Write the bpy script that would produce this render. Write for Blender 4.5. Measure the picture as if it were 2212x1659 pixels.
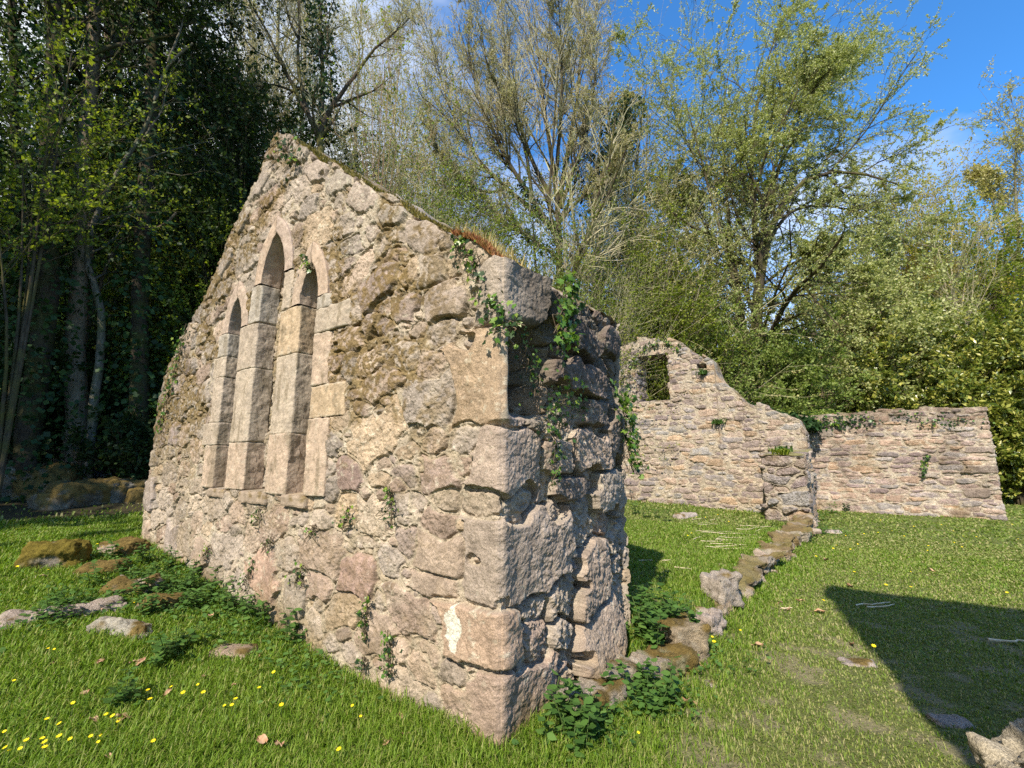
import bpy, math, random
import numpy as np
from mathutils import Vector

for o in list(bpy.data.objects): bpy.data.objects.remove(o, do_unlink=True)
scene = bpy.context.scene
COL = scene.collection
# ------------------------------------------------------------------ camera, sky, sun, exposure
PITCH = math.radians(9.5855)
EYE = 1.6
cam_data = bpy.data.cameras.new('camera'); cam = bpy.data.objects.new('camera', cam_data); COL.objects.link(cam)
cam.location = (0, 0, EYE); cam.rotation_euler = (math.pi/2 + PITCH, 0, 0)
cam_data.sensor_width = 36; cam_data.lens = 36*980/2212; cam_data.clip_start = .05; cam_data.clip_end = 2000
scene.camera = cam
SUN_AZ, SUN_EL = math.radians(204), math.radians(42)
SUN_TO = np.array([math.sin(SUN_AZ)*math.cos(SUN_EL), math.cos(SUN_AZ)*math.cos(SUN_EL), math.sin(SUN_EL)])
sd = bpy.data.lights.new('sun', 'SUN'); sun = bpy.data.objects.new('sun', sd); COL.objects.link(sun)
sd.energy = 4.9; sd.angle = math.radians(.5); sd.color = (1, .91, .77)
sun.rotation_euler = Vector(-SUN_TO).to_track_quat('-Z', 'Y').to_euler(); sun.location = (-6, -14, 14)
world = bpy.data.worlds.new('World'); scene.world = world; world.use_nodes = True
wt = world.node_tree; wt.nodes.clear()
def wn(t, **k):
    n = wt.nodes.new(t)
    for a, b in k.items(): setattr(n, a, b)
    return n
sky = wn('ShaderNodeTexSky', sky_type='NISHITA', sun_disc=False, sun_elevation=SUN_EL, sun_rotation=SUN_AZ)
sky.altitude = 300; sky.air_density = 1.0; sky.dust_density = .25; sky.ozone_density = 4.0
bg = wn('ShaderNodeBackground'); bg.inputs[1].default_value = .11
wo = wn('ShaderNodeOutputWorld'); tc = wn('ShaderNodeTexCoord')
mp = wn('ShaderNodeMapping'); mp.inputs['Scale'].default_value = (1, 1, 2.2)
nz = wn('ShaderNodeTexNoise'); nz.inputs['Scale'].default_value = 1.7; nz.inputs['Detail'].default_value = 6; nz.inputs['Roughness'].default_value = .55
rp = wn('ShaderNodeValToRGB'); rp.color_ramp.elements[0].position = .60; rp.color_ramp.elements[1].position = .86
sx = wn('ShaderNodeSeparateXYZ')
left = wn('ShaderNodeMapRange'); left.inputs[1].default_value = .30; left.inputs[2].default_value = -.55; left.inputs[3].default_value = .0; left.inputs[4].default_value = .30
low = wn('ShaderNodeMapRange'); low.inputs[1].default_value = .75; low.inputs[2].default_value = .1; low.inputs[3].default_value = 0; low.inputs[4].default_value = .18
add = wn('ShaderNodeMath', operation='ADD'); add2 = wn('ShaderNodeMath', operation='ADD')
mx = wn('ShaderNodeMixRGB'); mx.inputs[2].default_value = (6.2, 6.6, 7.2, 1)
tint = wn('ShaderNodeMixRGB', blend_type='MULTIPLY'); tint.inputs[0].default_value = 1; tint.inputs[2].default_value = (.62, 1.34, 1.80, 1)
L = wt.links.new
L(tc.outputs['Generated'], mp.inputs[0]); L(mp.outputs[0], nz.inputs['Vector']); L(tc.outputs['Generated'], sx.inputs[0])
L(sx.outputs[0], left.inputs[0]); L(sx.outputs[2], low.inputs[0])
L(nz.outputs[0], add.inputs[0]); L(left.outputs[0], add.inputs[1]); L(add.outputs[0], add2.inputs[0]); L(low.outputs[0], add2.inputs[1])
L(add2.outputs[0], rp.inputs[0]); L(rp.outputs[0], mx.inputs[0]); L(sky.outputs[0], tint.inputs[1]); L(tint.outputs[0], mx.inputs[1])
L(mx.outputs[0], bg.inputs[0]); L(bg.outputs[0], wo.inputs[0])
vs = scene.view_settings; vs.view_transform = 'Standard'; vs.look = 'None'; vs.gamma = 1; vs.exposure = .72; vs.use_curve_mapping = False
scene.cycles.use_denoising = False; scene.cycles.max_bounces = 6; scene.cycles.diffuse_bounces = 3; scene.cycles.transmission_bounces = 4; scene.cycles.transparent_max_bounces = 8
scene.cycles.caustics_reflective = False; scene.cycles.caustics_refractive = False

# ------------------------------------------------------------------ helpers: places
F_, CX, CY = 980., 1106., 829.5
def ray(px, py):                       # direction through a point of the photo's 2212 x 1659 grid, used to read real places off it
    x = (px-CX)/F_; y = (CY-py)/F_
    return np.array([x, math.cos(PITCH)-y*math.sin(PITCH), math.sin(PITCH)+y*math.cos(PITCH)])
OC = np.array([0, 0, EYE])
def at(px, py, Y):
    r = ray(px, py); return OC + r*(Y/r[1])
AZ = math.radians(-53.085)
U = np.array([math.sin(AZ), math.cos(AZ), 0]); S = np.array([U[1], -U[0], 0]); ZV = np.array([0, 0, 1.])
C0 = np.array([-.067, 2.83, 0])
def loc(u, s, z=0): return C0 + U*u + S*s + ZV*z
def onwall(px, py, off=0.):            # (u, z) on the plane s = off
    r = ray(px, py); P = C0 + S*off; t = np.dot(P-OC, S)/np.dot(r, S); p = OC + r*t
    return float(np.dot(p-C0, U)), float(p[2])
def onend(px, py, uo=0.):
    r = ray(px, py); P = C0 + U*uo; t = np.dot(P-OC, U)/np.dot(r, U); p = OC + r*t
    return float(np.dot(p-C0, S)), float(p[2])

# ------------------------------------------------------------------ helpers: noise
def sstep(a, b, x):
    t = np.clip((x-a)/(b-a), 0, 1); return t*t*(3-2*t)
def rnoise(shape, cell, rng):          # smooth value noise on a raster, cell = (rows, columns)
    cy, cx = cell if isinstance(cell, tuple) else (cell, cell)
    ny, nx = shape
    g = rng.random((int(ny/cy)+3, int(nx/cx)+3)).astype(np.float32)
    y = np.arange(ny)/cy; x = np.arange(nx)/cx
    iy = y.astype(int); ix = x.astype(int); fy = (y-iy).astype(np.float32); fx = (x-ix).astype(np.float32)
    fy = fy*fy*(3-2*fy); fx = fx*fx*(3-2*fx)
    r0 = g[iy]*(1-fy)[:, None] + g[iy+1]*fy[:, None]
    return r0[:, ix]*(1-fx) + r0[:, ix+1]*fx
def rfbm(shape, cell, rng, octv=4, gain=.55):
    out = 0; a = 1; tot = 0; c = cell
    for i in range(octv):
        cc = (max(1.5, c[0]), max(1.5, c[1])) if isinstance(c, tuple) else max(1.5, c)
        out = out + a*rnoise(shape, cc, rng); tot += a; a *= gain
        c = (c[0]/2.1, c[1]/2.1) if isinstance(c, tuple) else c/2.1
    return out/tot
def _h(ix, iy, iz, seed):
    h = (ix.astype(np.int64)*374761393 + iy.astype(np.int64)*668265263 + iz.astype(np.int64)*2147483647 + seed*974634777) & 0xffffffff
    h = ((h ^ (h >> 13))*1274126177) & 0xffffffff
    h = ((h ^ (h >> 16))*2246822519) & 0xffffffff
    return (h ^ (h >> 15)).astype(np.float64)/4294967295.
def vnoise(p, seed=0):
    p = np.asarray(p, float); i = np.floor(p).astype(np.int64); f = p-i; f = f*f*(3-2*f)
    out = 0
    for dx in (0, 1):
        wx = f[:, 0] if dx else 1-f[:, 0]
        for dy in (0, 1):
            wy = f[:, 1] if dy else 1-f[:, 1]
            for dz in (0, 1):
                wz = f[:, 2] if dz else 1-f[:, 2]
                out = out + wx*wy*wz*_h(i[:, 0]+dx, i[:, 1]+dy, i[:, 2]+dz, seed)
    return out
def fbm(p, octv=4, seed=0, gain=.5):
    out = 0; a = 1; tot = 0; q = np.asarray(p, float)
    for k in range(octv):
        out = out + a*vnoise(q, seed+k); tot += a; a *= gain; q = q*2.07+11.3
    return out/tot

# ------------------------------------------------------------------ helpers: meshes and tags
def mesh(name, V, faces, mats, parent=None, col=None, smooth=False, mi=None):
    V = np.ascontiguousarray(V, np.float32)
    if not isinstance(faces, (list, tuple)): faces = [faces]
    faces = [np.asarray(f, np.int32) for f in faces if len(f)]
    me = bpy.data.meshes.new(name)
    nl = sum(f.size for f in faces); nf = sum(len(f) for f in faces)
    me.vertices.add(len(V)); me.vertices.foreach_set('co', V.ravel())
    me.loops.add(nl); me.loops.foreach_set('vertex_index', np.concatenate([f.ravel() for f in faces]))
    tot = np.concatenate([np.full(len(f), f.shape[1], np.int32) for f in faces])
    me.polygons.add(nf); me.polygons.foreach_set('loop_start', np.concatenate([[0], np.cumsum(tot)[:-1]]).astype(np.int32))
    if mi is not None: me.polygons.foreach_set('material_index', np.asarray(mi, np.int32))
    me.polygons.foreach_set('use_smooth', np.full(nf, smooth, bool))
    me.update(calc_edges=True)
    if col is not None:
        at_ = me.color_attributes.new('Col', 'FLOAT_COLOR', 'POINT')
        c4 = np.ones((len(V), 4), np.float32); c4[:, :3] = col; at_.data.foreach_set('color', c4.ravel())
    for m in (mats if isinstance(mats, (list, tuple)) else [mats]): me.materials.append(m)
    o = bpy.data.objects.new(name, me); COL.objects.link(o)
    if parent is not None: o.parent = parent
    return o
def tag(o, label, cat, group=None, kind=None):
    if kind == 'structure': o['kind'] = kind; return o
    o['label'] = label; o['category'] = cat
    if group: o['group'] = group
    if kind: o['kind'] = kind
    return o
def thing(name, label, cat, p=(0, 0, 0), group=None):
    o = bpy.data.objects.new(name, None); COL.objects.link(o); o.location = tuple(p); o.empty_display_size = .1
    return tag(o, label, cat, group)
def copy_tree(o, parent=None):
    c = o.copy(); COL.objects.link(c)
    if parent is not None: c.parent = parent
    for ch in list(o.children): copy_tree(ch, c)
    return c
def gridfaces(nr, nc, wrap=False):
    i = np.arange(nr-1)[:, None]; j = np.arange(nc if wrap else nc-1)[None, :]; j2 = (j+1) % nc
    return np.stack([(i*nc+j), (i*nc+j2), ((i+1)*nc+j2), ((i+1)*nc+j)], -1).reshape(-1, 4)
class MB:
    def __init__(s): s.V = []; s.F = {}; s.C = []; s.n = 0
    def add(s, V, F, C=None):
        V = np.asarray(V, np.float32).reshape(-1, 3); F = np.asarray(F, np.int64)
        s.V.append(V); s.F.setdefault(F.shape[1], []).append(F+s.n); s.n += len(V)
        if C is not None: s.C.append(np.broadcast_to(np.asarray(C, np.float32), V.shape))
    def build(s, name, mat, parent=None, smooth=False, origin=None):
        V = np.concatenate(s.V)
        if origin is not None: V = V-np.asarray(origin, np.float32)
        return mesh(name, V, [np.concatenate(f) for f in s.F.values()], mat, parent, np.concatenate(s.C) if s.C else None, smooth)

# ------------------------------------------------------------------ materials
def mat(name):
    m = bpy.data.materials.new(name); m.use_nodes = True; nt = m.node_tree; nt.nodes.clear(); return m, nt
def node(nt, t, ins=None, **k):
    n = nt.nodes.new(t)
    for a, b in k.items(): setattr(n, a, b)
    for a, b in (ins or {}).items(): n.inputs[a].default_value = b
    return n
def stone_mat(name, grain=170., bump=.5, dist=.012, lo=.62, hi=1.3):
    m, nt = mat(name); l = nt.links.new
    o = node(nt, 'ShaderNodeOutputMaterial'); b = node(nt, 'ShaderNodeBsdfPrincipled', {'Roughness': .92, 'Specular IOR Level': .15})
    a = node(nt, 'ShaderNodeAttribute', attribute_name='Col'); t = node(nt, 'ShaderNodeTexCoord')
    n1 = node(nt, 'ShaderNodeTexNoise', {'Scale': grain, 'Detail': 3, 'Roughness': .7}); n2 = node(nt, 'ShaderNodeTexNoise', {'Scale': 9., 'Detail': 8, 'Roughness': .65})
    r1 = node(nt, 'ShaderNodeMapRange', {1: .3, 2: .72, 3: lo, 4: hi}); r2 = node(nt, 'ShaderNodeMapRange', {1: .25, 2: .75, 3: .75, 4: 1.22})
    mu = node(nt, 'ShaderNodeMath', operation='MULTIPLY'); mm = node(nt, 'ShaderNodeVectorMath', operation='SCALE')
    n3 = node(nt, 'ShaderNodeTexNoise', {'Scale': 38., 'Detail': 9, 'Roughness': .72})
    bp = node(nt, 'ShaderNodeBump', {'Strength': bump, 'Distance': dist})
    for n in (n1, n2, n3): l(t.outputs['Object'], n.inputs['Vector'])
    l(n1.outputs[0], r1.inputs[0]); l(n2.outputs[0], r2.inputs[0]); l(r1.outputs[0], mu.inputs[0]); l(r2.outputs[0], mu.inputs[1])
    l(a.outputs['Color'], mm.inputs[0]); l(mu.outputs[0], mm.inputs['Scale']); l(mm.outputs[0], b.inputs['Base Color'])
    l(n3.outputs[0], bp.inputs['Height']); l(bp.outputs[0], b.inputs['Normal']); l(b.outputs[0], o.inputs[0])
    return m
def leaf_mat(name, cols, trans=.4, rough=.5, spec=.3):
    m, nt = mat(name); l = nt.links.new
    o = node(nt, 'ShaderNodeOutputMaterial'); g = node(nt, 'ShaderNodeNewGeometry'); r = node(nt, 'ShaderNodeValToRGB')
    e = r.color_ramp.elements
    e[0].position = 0; e[0].color = (*cols[0], 1); e[1].position = 1; e[1].color = (*cols[-1], 1)
    for k, c in enumerate(cols[1:-1]):
        x = e.new((k+1)/(len(cols)-1)); x.color = (*c, 1)
    b = node(nt, 'ShaderNodeBsdfPrincipled', {'Roughness': rough, 'Specular IOR Level': spec}); tr = node(nt, 'ShaderNodeBsdfTranslucent')
    sc = node(nt, 'ShaderNodeVectorMath', operation='MULTIPLY'); sc.inputs[1].default_value = (1.15, 1.25, .55)
    mxs = node(nt, 'ShaderNodeMixShader', {0: trans})
    l(g.outputs['Random Per Island'], r.inputs[0]); l(r.outputs[0], b.inputs['Base Color']); l(r.outputs[0], sc.inputs[0]); l(sc.outputs[0], tr.inputs[0])
    l(b.outputs[0], mxs.inputs[1]); l(tr.outputs[0], mxs.inputs[2]); l(mxs.outputs[0], o.inputs[0])
    return m
def bark_mat(name, c1, c2, c3, scale=6., stretch=.25):
    m, nt = mat(name); l = nt.links.new
    o = node(nt, 'ShaderNodeOutputMaterial'); b = node(nt, 'ShaderNodeBsdfPrincipled', {'Roughness': .95, 'Specular IOR Level': .1})
    t = node(nt, 'ShaderNodeTexCoord'); mpn = node(nt, 'ShaderNodeMapping'); mpn.inputs['Scale'].default_value = (1, 1, stretch)
    n = node(nt, 'ShaderNodeTexNoise', {'Scale': scale*3, 'Detail': 8, 'Roughness': .7}); n2 = node(nt, 'ShaderNodeTexNoise', {'Scale': scale*.35, 'Detail': 4})
    r = node(nt, 'ShaderNodeValToRGB'); e = r.color_ramp.elements; e[0].position = .33; e[0].color = (*c1, 1); e[1].position = .66; e[1].color = (*c2, 1)
    r2 = node(nt, 'ShaderNodeMapRange', {1: .45, 2: .62, 3: 0., 4: .85}); mxn = node(nt, 'ShaderNodeMixRGB'); mxn.inputs[2].default_value = (*c3, 1)
    bp = node(nt, 'ShaderNodeBump', {'Strength': .8, 'Distance': .03})
    l(t.outputs['Object'], mpn.inputs[0]); l(mpn.outputs[0], n.inputs['Vector']); l(t.outputs['Object'], n2.inputs['Vector'])
    l(n.outputs[0], r.inputs[0]); l(n2.outputs[0], r2.inputs[0]); l(r2.outputs[0], mxn.inputs[0]); l(r.outputs[0], mxn.inputs[1]); l(mxn.outputs[0], b.inputs['Base Color'])
    l(n.outputs[0], bp.inputs['Height']); l(bp.outputs[0], b.inputs['Normal']); l(b.outputs[0], o.inputs[0])
    return m
def plain_mat(name, c1, c2, scale=8., rough=.8):
    m, nt = mat(name); l = nt.links.new
    o = node(nt, 'ShaderNodeOutputMaterial'); b = node(nt, 'ShaderNodeBsdfPrincipled', {'Roughness': rough, 'Specular IOR Level': .2})
    t = node(nt, 'ShaderNodeTexCoord'); n = node(nt, 'ShaderNodeTexNoise', {'Scale': scale, 'Detail': 5})
    r = node(nt, 'ShaderNodeValToRGB'); e = r.color_ramp.elements; e[0].position = .35; e[0].color = (*c1, 1); e[1].position = .65; e[1].color = (*c2, 1)
    l(t.outputs['Object'], n.inputs['Vector']); l(n.outputs[0], r.inputs[0]); l(r.outputs[0], b.inputs['Base Color']); l(b.outputs[0], o.inputs[0])
    return m
M_STONE = stone_mat('rubble_masonry', 150., .75, .014, .48, 1.5)
M_DRESSED = stone_mat('dressed_granite', 190., .55, .010, .55, 1.4)
M_FAR = stone_mat('coursed_rubble', 45., .9, .04, .5, 1.45)
M_ROCK = stone_mat('field_stone', 120., 1., .03, .45, 1.5)
M_BARK_DARK = bark_mat('dark_bark', (.03, .025, .018), (.075, .06, .042), (.06, .065, .02))
M_BARK_GREY = bark_mat('grey_bark', (.06, .052, .04), (.20, .18, .145), (.10, .10, .045))
M_BARK_LICHEN = bark_mat('lichen_bark', (.20, .165, .10), (.46, .41, .28), (.36, .35, .19), 4.)
M_BARK_MOSS = bark_mat('mossy_bark', (.03, .025, .018), (.10, .08, .055), (.09, .085, .025))
M_BARK_WARM = bark_mat('warm_bark', (.10, .07, .045), (.25, .19, .13), (.13, .11, .07))
M_RED_STEM = bark_mat('red_brown_stem', (.14, .075, .045), (.32, .22, .13), (.22, .16, .09))
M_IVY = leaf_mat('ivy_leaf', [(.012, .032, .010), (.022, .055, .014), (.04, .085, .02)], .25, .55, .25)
M_IVY_LIGHT = leaf_mat('ivy_leaf_bright', [(.05, .12, .015), (.09, .20, .025), (.16, .27, .04), (.26, .33, .05)], .35, .35, .45)  # brighter green ivy leaves, mixed at random with the dark ones
M_WILLOW = leaf_mat('willow_leaf', [(.23, .25, .08), (.31, .34, .115), (.40, .42, .16), (.50, .49, .25)], .4, .45, .35)
M_SHRUB = leaf_mat('shrub_leaf', [(.12, .17, .035), (.19, .255, .055), (.29, .345, .09)], .4)
M_GOLD = leaf_mat('golden_leaf', [(.24, .20, .03), (.36, .31, .05), (.46, .40, .09)], .4)
M_YGREEN = leaf_mat('fresh_leaf', [(.10, .145, .015), (.20, .25, .025), (.30, .33, .045)], .5)
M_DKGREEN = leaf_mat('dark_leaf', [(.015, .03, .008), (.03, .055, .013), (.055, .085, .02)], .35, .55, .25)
M_RHODO = leaf_mat('laurel_leaf', [(.055, .09, .014), (.13, .17, .028), (.26, .28, .05), (.42, .39, .09)], .25, .3, .5)
M_BUD = leaf_mat('budding_twig_leaf', [(.30, .26, .10), (.40, .36, .15), (.46, .43, .21)], .35)
M_NETTLE = leaf_mat('nettle_leaf', [(.05, .11, .022), (.08, .165, .032), (.13, .23, .05)], .3, .55, .3)
M_NSTEM = plain_mat('nettle_stem', (.06, .10, .03), (.10, .14, .04))
M_GRASS = leaf_mat('grass_blade', [(.095, .165, .014), (.135, .235, .018), (.185, .295, .026), (.24, .34, .045), (.38, .36, .13)], .42, .5, .3)
M_TURF = leaf_mat('worn_turf_blade', [(.11, .165, .025), (.17, .235, .042), (.235, .285, .07), (.33, .33, .13), (.46, .40, .21)], .38, .55, .25)
M_LAWN = leaf_mat('lawn_blade', [(.10, .165, .02), (.145, .22, .03), (.20, .27, .05), (.27, .305, .085), (.40, .36, .17)], .4, .5, .25)
M_DRYGRASS = leaf_mat('dry_grass_blade', [(.30, .22, .08), (.42, .34, .14), (.50, .42, .2)], .3)
M_REDMOSS = leaf_mat('red_moss', [(.20, .06, .03), (.32, .12, .05), (.40, .20, .08), (.30, .22, .07)], .2)
M_MOSS = leaf_mat('moss_frond', [(.10, .085, .012), (.15, .125, .02), (.20, .15, .03)], .2)
M_PETAL = plain_mat('yellow_petal', (.80, .58, .01), (.85, .68, .02), 30., .35)
M_DRYLEAF = plain_mat('dry_leaf', (.32, .17, .09), (.52, .36, .24), 25.)
M_STRAW = plain_mat('bleached_stalk', (.48, .38, .24), (.68, .58, .42), 15.)

PAL = np.array([(.345, .275, .215), (.37, .30, .235), (.335, .285, .23), (.32, .275, .23), (.285, .235, .20), (.365, .29, .205), (.40, .335, .26), (.32, .25, .20), (.36, .31, .255), (.28, .245, .21)])
MORT = np.array([.45, .395, .305]); MOSSC = np.array([.155, .108, .034]); GREENC = np.array([.10, .115, .03])

# ------------------------------------------------------------------ masonry rasters: stones, mortar, moss as height and colour
class Ras:
    def __init__(s, H, Cc, res): s.H = H; s.C = Cc; s.res = res
    def get(s, x, z):
        fx = np.clip(x/s.res, 0, s.H.shape[1]-2.001); fz = np.clip(z/s.res, 0, s.H.shape[0]-2.001)
        i = fx.astype(int); j = fz.astype(int); a = fx-i; b = fz-j
        def bl(A):
            if A.ndim == 3: aa, bb = a[..., None], b[..., None]
            else: aa, bb = a, b
            return (A[j, i]*(1-aa)+A[j, i+1]*aa)*(1-bb)+(A[j+1, i]*(1-aa)+A[j+1, i+1]*aa)*bb
        return bl(s.H), bl(s.C)
def masonry(W, Hh, res, seed, classes, key=(), warp=.03, mort=.012, mortvar=.02, off=.014, dome=.012, rough=.012, mdepth=.016, hole=.05,
            pal=PAL, mortc=MORT, crust=.5, moss=None, tilt=.05, pnorm=3., dark=None, colw=None, rotsd=.25, deep=.74, gap=.80, cap=1.38, groove=.02):
    rng = np.random.default_rng(seed); nx = int(W/res)+2; ny = int(Hh/res)+2; sh = (ny, nx); px = 1/res
    X, Y = np.meshgrid(np.arange(nx, dtype=np.float32)*res, np.arange(ny, dtype=np.float32)*res)
    X0, Y0 = X, Y; X = X + warp*(rfbm(sh, .26*px, rng, 3, .4)-.5)*2 + .010*(rfbm(sh, .05*px, rng, 2)-.5); Y = Y + warp*(rfbm(sh, .26*px, rng, 3, .4)-.5)*2 + .010*(rfbm(sh, .05*px, rng, 2)-.5)
    st = [tuple(k) for k in key]                                   # cx, cy, a, b, rot, colour, proud
    arr = np.array([[k[0], k[1], k[2], k[3]] for k in st]) if st else np.zeros((0, 4))
    for (a0, b0, tries) in classes:
        cs = rng.random((tries, 2))*[W, Hh]; sc = rng.uniform(.75, 1.35, (tries, 2))
        for k in range(tries):
            a, b = a0*sc[k, 0], b0*sc[k, 1]
            if len(arr):
                d = np.maximum(np.abs(arr[:, 0]-cs[k, 0])/(arr[:, 2]+a), np.abs(arr[:, 1]-cs[k, 1])/(arr[:, 3]+b))
                if d.min() < gap: continue
            arr = np.vstack([arr, [cs[k, 0], cs[k, 1], a, b]]); st.append((cs[k, 0], cs[k, 1], a, b, rng.normal(0, rotsd), None, None))
    F1 = np.full(sh, 9., np.float32); F2 = np.full(sh, 9., np.float32); ID = np.zeros(sh, np.int32); T = np.zeros(sh, np.float32)
    for i, (cx, cy, a, b, rot, cc, pr) in enumerate(st):
        R = 1.9*max(a, b); x0, x1 = max(0, int((cx-R)*px)), min(nx, int((cx+R)*px)+1); y0, y1 = max(0, int((cy-R)*px)), min(ny, int((cy+R)*px)+1)
        if x1 <= x0 or y1 <= y0: continue
        kw_ = 1. if cc is None else .22; dx = X0[y0:y1, x0:x1]*(1-kw_)+X[y0:y1, x0:x1]*kw_-cx; dy = Y0[y0:y1, x0:x1]*(1-kw_)+Y[y0:y1, x0:x1]*kw_-cy; c, s_ = math.cos(rot), math.sin(rot)
        p_ = pnorm if cc is None else 6.
        e1 = np.abs((dx*c+dy*s_)/a); e2 = np.abs((-dx*s_+dy*c)/b); q = (e1**p_+e2**p_)**(1/p_)
        f1 = F1[y0:y1, x0:x1]; f2 = F2[y0:y1, x0:x1]; m = q < f1
        f2[:] = np.where(m, f1, np.minimum(f2, q)); tl = rng.normal(0, tilt, 2)
        T[y0:y1, x0:x1][m] = (dx*tl[0]+dy*tl[1])[m]; f1[:] = np.where(m, q, f1); ID[y0:y1, x0:x1][m] = i
    S_ = np.array([[k[2], k[3]] for k in st]).min(1).astype(np.float32)[ID]
    e = np.minimum((F2-F1)*.5, cap-F1)*S_
    blot = rfbm(sh, .5*px, rng, 5); fine = rfbm(sh, .05*px, rng, 4, .6); mid = rfbm(sh, .14*px, rng, 4)
    mw = np.clip(mort + mortvar*(blot-.45)*2.2 + .03*(mid-.5), .002, .06)
    sm = sstep(mw, mw+.008, e+.010*(fine-.5))
    n = len(st)
    offs = np.array([rng.normal(0, off) if k[6] is None else k[6] for k in st], np.float32)
    gro = np.exp(-((e-mw-.003)/.007)**2)*sstep(.40, .56, rfbm(sh, .10*px, rng, 3)); Hm = -groove*gro + sm*(offs[ID] + T + dome*(1-np.minimum(1.2, F1)**6)) - (1-sm)*mdepth*(.4+1.2*mid)
    hol = (1-sm)*sstep(deep, deep+.1, rfbm(sh, .16*px, rng, 3)); Hm = Hm - hole*hol
    rid = np.abs(rfbm(sh, .11*px, rng, 4, .6)-.5)*2; grit = rng.random(sh).astype(np.float32); grit2 = rnoise(sh, max(1.3, .014*px), rng)
    kn = np.array([.5 if k[5] is not None else 1. for k in st], np.float32)[ID]; kn = 1-(1-kn)*sm
    Hm = Hm + kn*rough*((fine-.5)*1.5+(mid-.5)*1.0-(1-np.minimum(1, rid*3.2))*.8*sm+(grit-.5)*.25+(grit2-.5)*.5)
    ci = rng.choice(len(pal), n, p=colw); base = pal[ci]*rng.uniform(.82, 1.2, (n, 1))
    for i, k in enumerate(st):
        if k[5] is not None: base[i] = np.asarray(k[5])*.65+np.array([.345, .28, .22])*.35
    stn = rfbm(sh, .09*px, rng, 5, .7)
    Cc = base[ID].astype(np.float32)*((.78+.45*mid)*(.62+.76*stn)*(.84+.32*grit2))[..., None]
    cr = sm*sstep(.50, .72, rfbm(sh, .2*px, rng, 5, .62)+.12*(blot-.5))*crust
    keyed = np.array([.2 if k[5] is not None else 1. for k in st], np.float32)[ID]
    w = np.clip((1-sm)*.92 + cr*keyed, 0, 1)[..., None]
    mc = mortc*((.70+.4*fine)*(.84+.32*grit2)*(.8+.4*stn))[..., None]
    Cc = Cc*(1-w) + mc*w
    lich = sstep(.70, .76, rfbm(sh, .035*px, rng, 2))*sstep(.45, .6, blot)*.5
    Cc = Cc*(1-lich[..., None]) + np.array([.58, .55, .44])*lich[..., None]
    if moss is not None:
        mk = moss(X, Y, rng, sh, px, sm)
        Cc = Cc*(1-mk[..., None]) + (MOSSC*(.55+.9*fine)[..., None])*mk[..., None]; Hm = Hm + .006*mk*(.4+fine)
    if dark is not None: Cc = Cc*dark(X, Y)[..., None]
    Cc = Cc*np.array([.955, .92, .895])
    return Ras(Hm.astype(np.float32), np.clip(Cc, 0, 1).astype(np.float32), res)

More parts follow.
